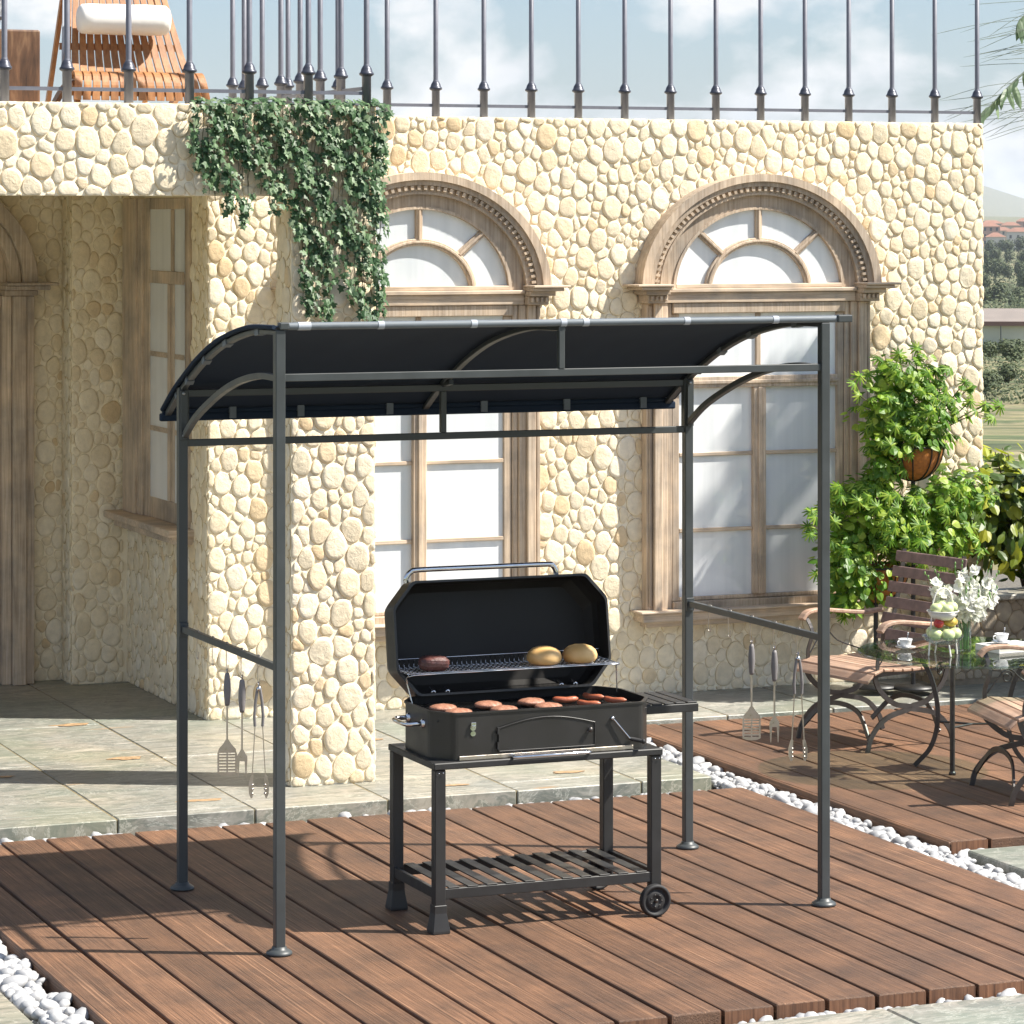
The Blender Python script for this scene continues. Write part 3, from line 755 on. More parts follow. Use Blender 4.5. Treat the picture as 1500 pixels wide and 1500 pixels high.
def fork(x,y,side,label):
    r=thing('carving_fork',label,'fork',(x,y,.87),rz=side,group='utensils hanging from the gazebo rails')
    m=MB(); handle(m,0,-.115); m.build('grip',M_GREYGRIP,r,world=False)
    m=MB(); m.tube([(0,0,.014),(.0,.007,.008),(0,0,.0),(0,-.007,.008)],.0018,6,closed=True); m.build('hanging_loop',M_CHROME,r,world=False)
    m=MB(); m.rbar([(0,0,-.112),(0,0,-.245)],.0065,.0045,up=(0,1,0))
    f=lambda u,v,h:(u,h,v)
    m.prism([(-.004,-.243),(.004,-.243),(.012,-.258),(.0185,-.268),(.0185,-.285),(-.0185,-.285),(-.0185,-.268),(-.012,-.258)],-.0012,.0012,f)
    m.build('shaft',M_STEEL,r,world=False)
    m=MB()
    for s in (-1,1): m.prism([(s*.0185,-.2845),(s*.0085,-.2845),(s*.0125,-.342),(s*.0148,-.342)],-.0011,.0011,f)
    m.build('tines',M_STEEL,r,world=False); return r
def tongs(x,y,side,label):
    r=thing('tongs',label,'tongs',(x,y,.87),rz=side,group='utensils hanging from the gazebo rails')
    for s in (-1,1):
        m=MB()
        m.rbar([(s*.004,0,-.005),(s*.011,0,-.05),(s*.015,0,-.10),(s*.013,0,-.135)],.016,.010,up=(1,0,0)); m.build('grip',M_GREYGRIP,r,world=False,bevel=.003)
        m=MB(); m.rbar([(s*.013,0,-.13),(s*.0165,0,-.20),(s*.023,0,-.31)],.0085,.0035,up=(1,0,0),m=0)
        m.prism([(s*.018,-.305),(s*.027,-.305),(s*.035,-.335),(s*.034,-.365),(s*.027,-.382),(s*.021,-.378),(s*.020,-.345)],-.006,.006,lambda u,v,h:(u,h,v))
        for k in range(3): m.ball((s*.022,0,-.335-.015*k),.006,.009,.005,8,5)
        m.build('arm',M_STEEL,r,world=False,bevel=.001)
    m=MB(); m.lathe([(0,-.010),(.007,-.010),(.007,.010),(0,.010)],(0,0,-.006),12,axis='y'); m.tube([(0,0,.016),(.0,.009,.007),(0,0,.0),(0,-.009,.007)],.0022,6,closed=True); m.build('hinge_pin',M_CHROME,r,world=False); return r
sa=R(-18)
spatula(0,.588,sa,'slotted steel spatula hanging from the left gazebo rail'); fork(0,.414,sa,'two-pronged carving fork hanging from the left gazebo rail'); tongs(0,.224,sa,'long steel tongs hanging from the left gazebo rail')
spatula(GX,.582,sa,'slotted steel spatula hanging from the right gazebo rail'); fork(GX,.392,sa,'two-pronged carving fork hanging from the right gazebo rail'); tongs(GX,.202,sa,'long steel tongs hanging from the right gazebo rail')

# ------------------------------------------------------------------ charcoal grill
gr=thing('charcoal_grill','large black charcoal grill with its lid open on a slatted cart','grill',(.60,.09,0))
x0,x1,y0,y1=.594,1.456,.085,.545   # cart frame
LW=.040
for x,y in ((x0,y0),(x0,y1-LW)):
    m=MB(); m.box(x,x+LW,y,y+LW,.085,.566); o=m.build('leg',M_GRILLF,gr,bevel=.003)
    m=MB(); a=.003; b=.012
    V=[(x-b,y-b,0),(x+LW+b,y-b,0),(x+LW+b,y+LW+b,0),(x-b,y+LW+b,0),(x-b,y-b,.010),(x+LW+b,y-b,.010),(x+LW+b,y+LW+b,.010),(x-b,y+LW+b,.010),(x-a,y-a,.07),(x+LW+a,y-a,.07),(x+LW+a,y+LW+a,.07),(x-a,y+LW+a,.07),(x-a,y-a,.098),(x+LW+a,y-a,.098),(x+LW+a,y+LW+a,.098),(x-a,y+LW+a,.098)]
    F=[(0,3,2,1),(12,13,14,15)]+[(l*4+i,l*4+(i+1)%4,l*4+4+(i+1)%4,l*4+4+i) for l in range(3) for i in range(4)]
    m.add(V,F); m.build('foot',M_GRILLF,o,bevel=.002)
for x,y in ((x1-LW,y0),(x1-LW,y1-LW)):
    m=MB(); m.box(x,x+LW,y,y+LW,.075,.566); m.build('leg',M_GRILLF,gr,bevel=.003)
# table rail / top plate
m=MB()
m.box(x0-.004,x1+.004,y0-.004,y1+.004,.5665,.590)
t_=m.build('table_frame',M_GRILLF,gr,bevel=.003)
m=MB()
for x in (x0+.012,x0+.028,x1-.028,x1-.012): m.lathe([(0,0),(.0032,0),(.002,-.003),(0,-.003)],(x,y0-.0045+.0005,.556),8,axis='y')
m.build('screw',M_CHROME,t_)
# lower shelf
m=MB(); z=.135
m.bar((x0+LW,y0+.012,z),(x1-LW,y0+.012,z),.016,.036); m.bar((x0+LW,y1-.012,z),(x1-LW,y1-.012,z),.016,.036)
m.bar((x0+.012,y0+LW,z),(x0+.012,y1-LW,z),.016,.036); m.bar((x1-.012,y0+LW,z),(x1-.012,y1-LW,z),.016,.036)
sh=m.build('shelf_frame',M_GRILLF,gr,bevel=.002)
for k in range(11):
    m=MB(); xa=x0+.052+k*.0715; m.box(xa,xa+.040,y0+.004,y1-.004,z+.0185,z+.023); m.build('shelf_slat',M_GRILLF,sh,bevel=.001)
# wheels on an axle
m=MB(); m.tube([(1.418,.045,.057),(1.418,.575,.057)],.006,8); ax=m.build('axle',M_STEEL,gr)
for y,s in ((.058,-1),(.560,1)):
    m=MB(); q=s*.0
    m.lathe([(0,-.004),(.012,-.006),(.018,-.010),(.034,-.010),(.036,-.006),(.044,-.007),(.046,-.015),(.055,-.014),(.0575,-.009),(.0575,.009),(.055,.014),(.046,.015),(.044,.008),(0,.008)],(1.418,y,.0575),36,axis='y')
    w=m.build('wheel',M_RUBBER,gr)
    m=MB(); m.lathe([(0,-.0165),(.006,-.016),(.008,-.011),(0,-.011)],(1.418,y,.0575),12,axis='y')
    for k in range(7): m.lathe([(0,-.0135),(.0028,-.0125),(.0032,-.009),(0,-.009)],(1.418+.021*math.cos(k*PI*2/7),y,.0575+.021*math.sin(k*PI*2/7)),8,axis='y')
    m.build('hub_bolt',M_STEEL if False else M_IRON,w)
# fire box: octagonal shell
bx0,bx1,by0,by1=.612,1.452,.105,.530
CHX,CHY=.060,.095
def octo(x0,x1,y0,y1,cx,cy,r=4):
    P=[]
    cor=[((x0+cx,y0),(x1-cx,y0)),((x1,y0+cy),(x1,y1-cy)),((x1-cx,y1),(x0+cx,y1)),((x0,y1-cy),(x0,y0+cy))]
    pts=[p for e in cor for p in e]
    # round each corner a little
    n=len(pts)
    for i in range(n):
        a,b,c_=Vector(pts[i-1]),Vector(pts[i]),Vector(pts[(i+1)%n]); q=.016
        p0=b+(a-b).normalized()*q; p1=b+(c_-b).normalized()*q
        for k in range(4):
            t=k/3; P.append(tuple((1-t)**2*p0+2*t*(1-t)*b+t*t*p1))
    return P
def shell(mb,rings,m_out=0,m_in=1,split=None):
    """rings: list of (poly3d,material) joined in sequence"""
    n=len(rings[0][0])
    for i,(P,mt) in enumerate(rings[:-1]):
        Q=rings[i+1][0]
        mb.add(list(P)+list(Q),[(k,(k+1)%n,n+(k+1)%n,n+k) for k in range(n)],mt,False)
O=octo(bx0,bx1,by0,by1,CHX,CHY); I=octo(bx0+.006,bx1-.006,by0+.006,by1-.006,CHX,CHY)
fb=MB()
P3=lambda P,z:[(p[0],p[1],z) for p in P]
shell(fb,[(P3(O,.5905),0),(P3(O,.750),0),(P3(octo(bx0-.004,bx1+.004,by0-.004,by1+.004,CHX,CHY),.7505),0),(P3(octo(bx0-.004,bx1+.004,by0-.004,by1+.004,CHX,CHY),.757),0),(P3(I,.7572),1),(P3(I,.64),1)])
n=len(I); fb.add(P3(I,.64),[tuple(range(n))],1); fb.add(P3(O,.5905),[tuple(reversed(range(n)))],0)
f_=fb.build('firebox',[M_GRILL,M_GRILLIN],gr,bevel=.0)
# arched ash door, hinge, knob, latch, crank
YF=by0
f=lambda u,v,h:(u,YF-h,v)
pts=[(.838,.615),(1.203,.615),(1.203,.696)]+[(1.203-.365*t,.696+.030*math.sin(PI*t)) for t in [i/14 for i in range(1,14)]]+[(.838,.696)]
m=MB(); m.prism(pts,.0,.005,f); dr=m.build('charcoal_door',M_GRILL,gr,bevel=.0015)
m=MB()
for i in range(len(pts)): 
    a,b=pts[i],pts[(i+1)%len(pts)]; m.tube([f(*a,.006),f(*b,.006)],.0027,6)
m.build('door_rim',M_GRILL,dr)
m=MB()
for z in (.635,.688): m.tube([f(.833,z-.012,.007),f(.833,z+.012,.007)],.004,8)
m.build('door_hinge',M_GRILLF,dr)
m=MB(); m.lathe([(0,-.018),(.008,-.017),(.010,-.012),(.006,-.006),(.004,0)],(1.182,YF-.004,.672),14,axis='y'); m.tube([f(1.182,.672,.014),f(1.168,.664,.016)],.003,6); m.build('door_knob',M_CHROME if False else M_IRON,dr)
m=MB(); m.prism([(.742+.011*math.cos(a),.705+.013*math.sin(a)) for a in [2*PI*i/14 for i in range(14)]],0,.003,f); m.fbox(f,.733,.751,.702,.722,.003,.010); m.fbox(f,.736,.748,.706,.712,.010,.014)
m.prism([(.742+.010*math.cos(a),.682+.009*math.sin(a)) for a in [2*PI*i/12 for i in range(12)]],0,.003,f); m.build('lid_latch',M_CHROME,gr,bevel=.001)
m=MB(); m.tube([f(1.272,.706,.008),f(1.335,.632,.014)],.003,6); m.lathe([(0,-.012),(.007,-.010),(.007,0)],(1.272,YF,.706),10,axis='y'); cr=m.build('crank',M_CHROME,gr)
m=MB(); m.tube([f(1.335,.632,.010),f(1.347,.628,.010),f(1.375,.622,.032)],[.005,.008,.007],10); m.ball((1.378,YF-.034,.6215),.009,.009,.009); m.build('crank_grip',M_RUBBER,cr)
# ash drawer
m=MB(); m.fbox(f,.690,1.352,.5915,.606,0,.006); ad=m.build('ash_drawer',M_STEEL,gr,bevel=.001)
m=MB(); m.tube([f(.895,.596,.006),f(.885,.596,.020),f(.885,.596,.032),f(.895,.596,.036),f(1.165,.596,.036),f(1.175,.596,.032),f(1.175,.596,.018),f(1.165,.596,.006)],.0058,8); m.build('drawer_handle',M_CHROME,ad)
# left side handle
m=MB(); m.tube(interp([(bx0+.002,.25,.705),(bx0-.035,.248,.705),(bx0-.058,.262,.703),(bx0-.060,.33,.702),(bx0-.058,.385,.703),(bx0-.035,.398,.705),(bx0+.002,.396,.705)],5),.0085,10); sh_=m.build('side_handle',M_CHROME,gr)
for y in (.25,.396):
    m=MB(); m.lathe([(.017,0),(.016,-.006),(.011,-.010),(0,-.010)],(bx0,y,.705),14,axis='x'); m.build('handle_rosette',M_CHROME,sh_)
# cooking grates
m=MB(); z=.728
for i in range(60):
    x=bx0+.03+i*(bx1-bx0-.06)/59; inset=max(0,CHY*(1-(x-bx0)/CHX)) if x<bx0+CHX else (max(0,CHY*(1-(bx1-x)/CHX)) if x>bx1-CHX else 0)
    m.tube([(x,by0+.014+inset,z),(x,by1-.014-inset,z)],.0032,5)
for y in (by0+.06,by0+.21,by0+.36): m.tube([(bx0+.02,y,z-.005),(bx1-.02,y,z-.005)],.0035,5)
m.build('cooking_grate',M_BLACKWIRE,gr)
m=MB(); m.box(bx0+.05,bx1-.05,by0+.05,by1-.05,.6405,.665); m.build('charcoal_tray',simple('grey_ash_charcoal',(.03,.028,.027),.95,var=.6,nscale=50,bump=1,bscale=60),gr)
# lid : octagonal tray, opening to the front, leaning back about its hinge
lid_rot=R(9); hy,hz=.535,.760
def lp(u,w,d): # u along X, w up the rim plane, d depth behind the rim
    y=hy-.045+ w*math.sin(lid_rot)+ d*math.cos(lid_rot); z_=hz+ .002 + w*math.cos(lid_rot)- d*math.sin(lid_rot)
    return (u,y,z_)
lx0,lx1,lh=.607,1.447,.412
def loct(e,ds,cx=.078,cy=.090,r=.0): return octo(lx0+e,lx1-e,0+e,lh-e,cx,cy)
L=MB()
outs=[(0,0.0),(0,.085),(.006,.115),(.030,.150),(.055,.158)]
rings=[([lp(u,w,d) for u,w in loct(e,d)],0) for e,d in reversed(outs)]
ins=[(.008,.0),(.008,.085),(.016,.113),(.040,.143)]
rings+=[([lp(u,w,d) for u,w in loct(e,d)],1) for e,d in ins]
shell(L,rings)
n=len(rings[0][0])
L.add(rings[0][0],[tuple(range(n))],0); L.add(rings[-1][0],[tuple(reversed(range(n)))],1)
L.build('lid',[M_GRILL,M_GRILLIN],gr)
m=MB(); m.tube(interp([lp(.672,lh-.004,.030),lp(.672,lh+.014,.026),lp(.690,lh+.034,.022),lp(.73,lh+.040,.020),lp(1.0,lh+.040,.020),lp(1.215,lh+.040,.020),lp(1.245,lh+.034,.022),lp(1.258,lh+.014,.026),lp(1.258,lh-.004,.030)],5),.0098,12); m.build('lid_handle',M_CHROME,gr)
# hinges
for x in (.745,.800,1.245,1.300):
    m=MB(); m.lathe([(.0045,-.004),(.0085,-.004),(.0085,.0),(.0045,.0)],(x,by1-.030,.772),14,axis='y'); m.tube([(x,by1-.028,.776),(x,by1+.005,.785)],.0035,6); m.build('hinge_ring',M_CHROME,gr)
# warming rack inside the lid
RZ=.858; ry0,ry1=.375,.560
m=MB(); m.tube(interp([(.630,by1-.12,.750),(.612,ry0+.04,.835),(.614,ry0,.853),(.628,ry0-.004,.856),(.70,ry0-.005,.857),(1.0,ry0-.005,.857),(1.38,ry0-.005,.857),(1.412,ry0,.853),(1.418,ry0+.02,.845),(1.428,by1-.12,.750)],4),.0026,6); wr=m.build('warming_rack',M_CHROME,gr)
m=MB(); m.tube([(.605,ry0+.02,RZ),(1.43,ry0+.02,RZ)],.0022,6); m.tube([(.612,ry1,RZ+.030),(1.425,ry1,RZ+.030)],.0022,6); m.tube([(.612,ry1,RZ+.0),(.612,ry1,RZ+.03)],.0022,6)
for k in range(5): m.tube([(.61,ry0+.03+k*.035,RZ-.002),(1.43,ry0+.03+k*.035,RZ-.002)],.0016,5)
for i in range(44):
    x=.618+i*(.80/43); m.tube([(x,ry0+.018,RZ),(x,ry1,RZ+.002),(x,ry1,RZ+.030)],.0015,5)
m.build('rack_wire',M_CHROME,wr)
# right side shelf with slats
sx0,sx1,sy0,sy1,sz=1.458,1.69,.270,.560,.712
m=MB(); m.box(sx0,sx1,sy0,sy0+.018,sz-.030,sz); m.box(sx0,sx1,sy1-.018,sy1,sz-.030,sz); m.box(sx1-.012,sx1,sy0+.0185,sy1-.0185,sz-.030,sz); ss=m.build('side_shelf',M_GRILLF,gr,bevel=.002)
for k in range(5):
    a=sx0+.006+k*.046; m=MB(); m.box(a,a+.037,sy0+.004,sy1-.004,sz+.0003,sz+.006); m.build('shelf_slat',M_GRILLF,ss,bevel=.001)
# food
def m_meat(name,a,b,sc=60):
    t=NT(name); n=t.noise(sc,5,.65); r=t.ramp(n.outputs[0],[(.3,a),(.7,b)]); t.col(r.outputs[0]); t.set(Roughness=.42); t.b.inputs['Subsurface Weight'].default_value=.0
    t.bump(n.outputs[0],.9,.004); return t.mat
M_PATTY=m_meat('seared_pink_patty',(.22,.085,.050),(.46,.235,.155)); M_BURNT=m_meat('dark_grilled_patty',(.060,.022,.020),(.16,.065,.055)); M_SAUS=m_meat('grilled_sausage',(.30,.075,.035),(.48,.15,.075),22)
def m_bun():
    t=NT('golden_bun'); n=t.noise(9,3); r=t.ramp(n.outputs[0],[(.3,(.56,.31,.10)),(.7,(.76,.50,.22))]); t.col(r.outputs[0]); t.set(Roughness=.45); return t.mat
M_BUN=m_bun()
rr=random.Random(4)
PX=[(.706,.300),(.720,.185),(.880,.310),(.892,.185),(1.050,.315),(1.062,.190)]
names=['pink burger patty leftmost in the back row on the grill','pink burger patty leftmost in the front row on the grill','pink burger patty in the middle of the back row on the grill','pink burger patty in the middle of the front row on the grill','pink burger patty rightmost in the back row of patties','pink burger patty rightmost in the front row of patties, nearest the sausages']
for (x,y),lab in zip(PX,names):
    m=MB(); ph=rr.uniform(0,6)
    m.ball((x,y,.746),.050,.047,.0145,26,8,None,0,lambda v:1+.035*math.sin(5*math.atan2(v[1],v[0])+ph)+.02*math.sin(11*math.atan2(v[1],v[0])+ph*2))
    m.build('burger_patty',M_PATTY,label=lab,cat='burger patty',group='burger patties on the grate')
SX=[(1.190,.330,20,'curved sausage at the back left of the four on the grill'),(1.305,.360,-25,'curved sausage at the back right of the four on the grill'),(1.225,.215,-15,'curved sausage at the front left of the four on the grill'),(1.345,.255,-20,'curved sausage at the front right of the four on the grill')]
for x,y,a,lab in SX:
    m=MB(); P=[];rad=[]
    for k in range(13):
        t=(k-6)/6; ang=R(a-35); lx=t*.047; ly=.012*(t*t)
        P.append((x+lx*math.cos(ang)-ly*math.sin(ang),y+lx*math.sin(ang)+ly*math.cos(ang),.743+.004*abs(t))); rad.append(.0108*math.sqrt(max(.02,1-abs(t)**5)))
    m.tube(P,rad,12); m.build('sausage',M_SAUS,label=lab,cat='sausage',group='sausages on the grate')
m=MB(); m.ball((.728,.450,RZ+.026),.052,.044,.027,40,22,None,0,lambda v:(1/max(.72,(abs(v[0])**3+abs(v[1])**3+abs(v[2])**3)**(1/3)))*(1+.035*math.sin(17*v[2]+3*v[0])+.03*math.sin(29*v[0]+7*v[2])+.02*math.sin(37*v[1]))); m.build('grilled_patty',M_BURNT,label='dark grilled patty on the left of the warming rack',cat='burger patty')
for x,lab in ((1.152,'golden bun on the warming rack beside the middle'),(1.293,'golden bun farthest right on the warming rack')):
    m=MB(); m.lathe([(0,-.026),(.040,-.027),(.055,-.022),(.063,-.010),(.064,.002),(.058,.018),(.044,.030),(.024,.037),(0,.039)],(x,.440,RZ+.029),30); m.build('bread_bun',M_BUN,label=lab,cat='bun',group='buns on the warming rack')
# ------------------------------------------------------------------ leaves
def half_fold(mb,out,L,fold,mat4,m=0):
    """out: right-hand outline points from base to tip (x>0); mirrored; spine folded"""
    k=len(out)
    sp=[(0,p[1]) for p in out]
    vs=[]
    sp_pts=[(0,0,0),(0,L*.5,.0),(0,L,-.12*L)]
    def P(x,y): return mat4@Vector((x,y,-abs(x)*fold-(y/L)**2*.14*L))
    R_=[P(x,y) for x,y in out]; L_=[P(-x,y) for x,y in out]
    b=P(0,0); mid=P(0,L*.5); t=P(0,L)
    vs=[b]+R_+[t]+L_+[mid]; n=k
    mi=len(vs)-1
    r=list(range(1,1+n)); l=list(range(2+n,2+2*n))
    fs=[(0,*r,1+n,mi),(0,mi,1+n,*reversed(l))]
    mb.add(vs,fs,m,False)
SH={'heart':([(.34,.0),(.50,.22),(.42,.55),(.20,.82)],1),
    'ivy':([(.22,-.08),(.52,.02),(.26,.28),(.46,.52),(.16,.66)],1),
    'lance':([(.11,.18),(.15,.42),(.11,.72)],1),
    'oval':([(.20,.14),(.30,.42),(.22,.74)],1)}
def leaf(mb,kind,pos,size,nrm,up,roll=0,m=0,fold=.28):
    z=Vector(nrm).normalized(); y=Vector(up)-z*Vector(up).dot(z)
    if y.length<1e-4: y=Vector((1,0,0))
    y.normalize(); x=y.cross(z)
    M=Matrix(((x.x,y.x,z.x,pos[0]),(x.y,y.y,z.y,pos[1]),(x.z,y.z,z.z,pos[2]),(0,0,0,1)))@Matrix.Rotation(roll,4,'Z')@Matrix.Scale(size,4)
    if kind=='palm':
        nb=11
        for i in range(nb):
            a=2*PI*i/nb; M2=M@Matrix.Rotation(a,4,'Z')@Matrix.Rotation(-.35,4,'X')
            half_fold(mb,[(.065,.2),(.095,.5),(.07,.8)],1.0*.5/.5,.35,M2@Matrix.Scale(.55,4),m)
    else:
        half_fold(mb,SH[kind][0],1,fold,M,m)
def rndv(r): 
    while True:
        v=Vector((r.uniform(-1,1),r.uniform(-1,1),r.uniform(-1,1)))
        if .05<v.length<1: return v
SUN_TO=Vector((.894*math.cos(R(50)),-.447*math.cos(R(50)),math.sin(R(50))))
def foliage(mb,r,c,rad,n,kinds,sizes,m=0,shell_=.35,stems=None):
    for _ in range(n):
        d=rndv(r).normalized(); q=shell_+(1-shell_)*r.random()**.5
        q*=.8+.25*math.sin(d.x*5+d.z*4+c[0]*9)*math.cos(d.y*4+c[2]*7)
        p=(c[0]+d.x*rad[0]*q,c[1]+d.y*rad[1]*q,c[2]+d.z*rad[2]*q)
        k=r.choice(kinds); s=r.uniform(*sizes[k])
        nrm=(d*.7+Vector((.25,-.45,.75))+rndv(r)*.55)
        leaf(mb,k,p,s,nrm,d+rndv(r)*.8+Vector((0,0,-.3)),0,m)
    return mb
SZ={'palm':(.075,.115),'heart':(.030,.052),'oval':(.05,.085),'ivy':(.026,.046)}

# ------------------------------------------------------------------ ivy on the beam and pier
r=random.Random(21)
iv=MB(); ivs=MB()
def zend(x):
    P=[(.58,2.66),(.64,2.60),(.70,2.55),(.76,2.42),(.82,2.46),(.88,2.62),(.95,2.50),(1.0,2.34),(1.05,2.38),(1.08,2.10),(1.15,2.02),(1.20,2.06),(1.26,2.22),(1.33,2.10),(1.40,2.03),(1.47,2.06)]
    for (a,b),(c_,e) in zip(P,P[1:]):
        if x<=c_: return b+(e-b)*(x-a)/(c_-a)
    return P[-1][1]
for i in range(72):
    x=.60+.87*((i+r.random())/72); z=ZT+.012; y=3.01; ze=zend(x)
    full=r.random()
    ze=ZT-(ZT-ze)*(1 if full<(.42 if x<1.07 else .62) else r.uniform(.3,.9))
    pts=[(x,3.10,ZT+.005),(x,3.03,ZT+.016)]; dx=0
    while z>ze:
        z-=.016; dx+=r.uniform(-.004,.004); dx*=.96; x2=x+dx
        gap=math.sin(z*23+x*31)+.8*math.sin(x*57-z*11)
        y=3.004-.022*abs(math.sin(z*9+x*20))-r.uniform(0,.012)
        if z<2.57 and x2<1.04: y+=.0
        pts.append((x2,y,z))
        if gap>-.15 or r.random()<.16:
            for _ in range(1 if r.random()<.6 else 2):
                s=r.uniform(.020,.040)*(1.2 if r.random()<.15 else 1)
                p=(x2+r.uniform(-.022,.022),y-r.uniform(0,.022),z+r.uniform(-.01,.01))
                leaf(iv,'ivy',p,s,Vector((r.uniform(-.6,.9),-1,r.uniform(-.1,1.0))),Vector((r.uniform(-.8,.8),-.2,-1)),0)
    ivs.tube(pts[::2],.0016,4)
for i in range(160): # along the top edge
    x=r.uniform(.60,1.47); leaf(iv,'ivy',(x,r.uniform(2.99,3.12),ZT+r.uniform(.0,.03)),r.uniform(.028,.045),Vector((r.uniform(-.4,.6),-.5,1)),rndv(r))
for i in range(110): # round the right-hand corner
    z=r.uniform(2.05,ZT); leaf(iv,'ivy',(1.455+r.uniform(0,.035),r.uniform(2.99,3.2),z),r.uniform(.026,.044),Vector((.8,-.6,r.uniform(0,.8))),Vector((r.uniform(-.3,.3),r.uniform(-.5,.5),-1)))
ivy=thing('climbing_ivy','dark green ivy trailing over the porch beam and down its pier','ivy',(1.03,3.02,ZT))
iv.build('leaves',M_IVY,ivy,fix=False); ivs.build('stems',M_STEM,ivy,fix=False)

# ------------------------------------------------------------------ hanging-basket plants
def px(x,y,Y):
    return None
def bowl_thing(name,label,cat,c,rr_,dp):
    t=thing(name,label,cat,(c[0],c[1],c[2]-dp))
    m=MB(); pr=[(rr_*.02,-dp)]+[(rr_*math.sin(a),-dp*math.cos(a)) for a in [PI/2*k/9 for k in range(1,10)]]+[(rr_*.9,0),(rr_*.85,-.02),(0,-.03)]
    m.lathe(pr,c,32); b=m.build('coir_bowl',M_COIR,t)
    m=MB()
    for k in range(12):
        a=2*PI*k/12+.15*(k%2)
        m.tube([(c[0]+(rr_+.004)*math.sin(q)*math.cos(a),c[1]+(rr_+.004)*math.sin(q)*math.sin(a),c[2]-(dp+.004)*math.cos(q)) for q in [PI/2*j/8 for j in range(9)]],.0038,6)
    m.tube([(c[0]+(rr_+.005)*math.cos(2*PI*k/28),c[1]+(rr_+.005)*math.sin(2*PI*k/28),c[2]+.003) for k in range(28)],.006,6,closed=True)
    m.build('wire_frame',M_BLACKWIRE,t)
    return t
c1=(4.905,4.42,1.285); c2=(4.74,4.52,.66)
b1=bowl_thing('hanging_basket','upper round coir-lined basket in a black wire frame under a lush green plant','basket',c1,.155,.175)
m=MB(); m.tube([(c1[0],c1[1],c1[2]-.178),(c1[0],c1[1],.05)],.012,8); m.lathe([(0,0),(.12,0),(.12,.012),(.03,.022),(0,.022)],(c1[0],c1[1],.03),24); m.build('stand',M_BLACKWIRE,b1)
b2=bowl_thing('hanging_basket','lower round coir-lined basket half buried in foliage behind the slatted chair','basket',c2,.17,.19)
m=MB(); m.tube([(c2[0],c2[1],c2[2]-.19),(c2[0],c2[1],.05)],.012,8); m.lathe([(0,0),(.12,0),(.12,.012),(.03,.022),(0,.022)],(c2[0],c2[1],.03),24); m.build('stand',M_BLACKWIRE,b2)
def potplant(name,label,seed,blobs,reach,base,palms):
    r=random.Random(seed); t=thing(name,label,'plant',base)
    f=MB()
    for c_,rad,n,kk in blobs: foliage(f,r,c_,rad,n,kk,SZ)
    st=MB()
    for (e,bend) in reach:
        P=interp([base,tuple((base[i]+e[i])/2+bend[i] for i in range(3)),e],6)
        st.tube(P,.003,5)
        for k,p in enumerate(P[4:]):
            if r.random()<.7: leaf(f,'heart',p,r.uniform(.028,.045),Vector((.1,-.5,.8))+rndv(r)*.5,rndv(r))
        leaf(f,'palm',e,r.uniform(.085,.115),Vector((r.uniform(-.4,.5),-.8,r.uniform(.2,.9))),rndv(r))
        if r.random()<.6: leaf(f,'palm',(e[0]+r.uniform(-.05,.05),e[1]-.02,e[2]-r.uniform(.03,.07)),r.uniform(.07,.10),Vector((r.uniform(-.4,.5),-.6,.5)),rndv(r))
    for c_,rad,n in palms:
        for _ in range(n):
            d=rndv(r).normalized(); d.y=-abs(d.y)
            p=(c_[0]+d.x*rad[0],c_[1]+d.y*rad[1],c_[2]+d.z*rad[2]); leaf(f,'palm',p,r.uniform(.07,.115),Vector((d.x*.5+.15,-.8,r.uniform(.1,1))),rndv(r))
    f.build('leaves',M_GREEN,t,fix=False); st.build('stems',M_STEM,t,fix=False)
    return t
K1=['heart','heart','heart','palm']
potplant('leafy_plant','bright green palmate plant growing up out of the upper basket',31,
 [((4.88,4.42,1.47),(.35,.24,.20),640,K1),((4.88,4.42,1.66),(.24,.18,.13),230,K1),((4.86,4.38,1.33),(.32,.22,.10),300,['heart','heart','heart','palm']),((4.70,4.36,1.20),(.12,.10,.18),170,['heart','heart','palm'])],
 [((4.92,4.40,1.80),(0,0,.05)),((4.70,4.40,1.75),(-.03,0,.04)),((4.80,4.38,1.77),(0,0,.03)),((5.08,4.38,1.70),(.03,0,.05)),((5.02,4.4,1.68),(.03,0,.05)),((4.57,4.38,1.66),(-.03,0,.06)),((4.56,4.36,1.56),(-.03,0,.04)),((5.24,4.38,1.60),(.04,0,.05)),((5.18,4.36,1.62),(.04,0,.04)),((5.30,4.36,1.50),(.05,0,.03)),((5.38,4.34,1.49),(.05,0,.04)),((5.20,4.34,1.52),(.05,0,.02))],
 (4.905,4.42,1.29),[((4.90,4.40,1.50),(.22,.2,.17),26)])
potplant('leafy_plant','dense bright green plant cascading out of the lower basket',32,
 [((4.74,4.45,.90),(.40,.24,.22),760,K1),((4.50,4.42,.70),(.20,.20,.18),260,['heart','heart','heart','palm']),((5.02,4.45,.80),(.34,.22,.20),460,K1),((4.60,4.42,.60),(.26,.2,.16),280,['heart']),((5.18,4.45,1.02),(.26,.18,.18),280,K1),((4.62,4.42,1.06),(.20,.16,.12),150,K1),((4.50,4.40,.50),(.12,.12,.10),70,['heart','palm'])],
 [((4.28,4.36,.98),(-.03,0,.06)),((4.26,4.36,.90),(-.04,0,.04)),((4.30,4.34,.66),(-.05,0,.03)),((4.44,4.36,1.10),(-.03,0,.05)),((4.9,4.36,1.08),(.02,0,.05)),((5.05,4.36,1.04),(.03,0,.05)),((5.22,4.36,.86),(.05,0,.05)),((5.28,4.36,.74),(.05,0,.03))],
 (4.74,4.52,.66),[((4.66,4.42,.92),(.34,.22,.20),46),((4.95,4.42,.80),(.26,.2,.16),20)])

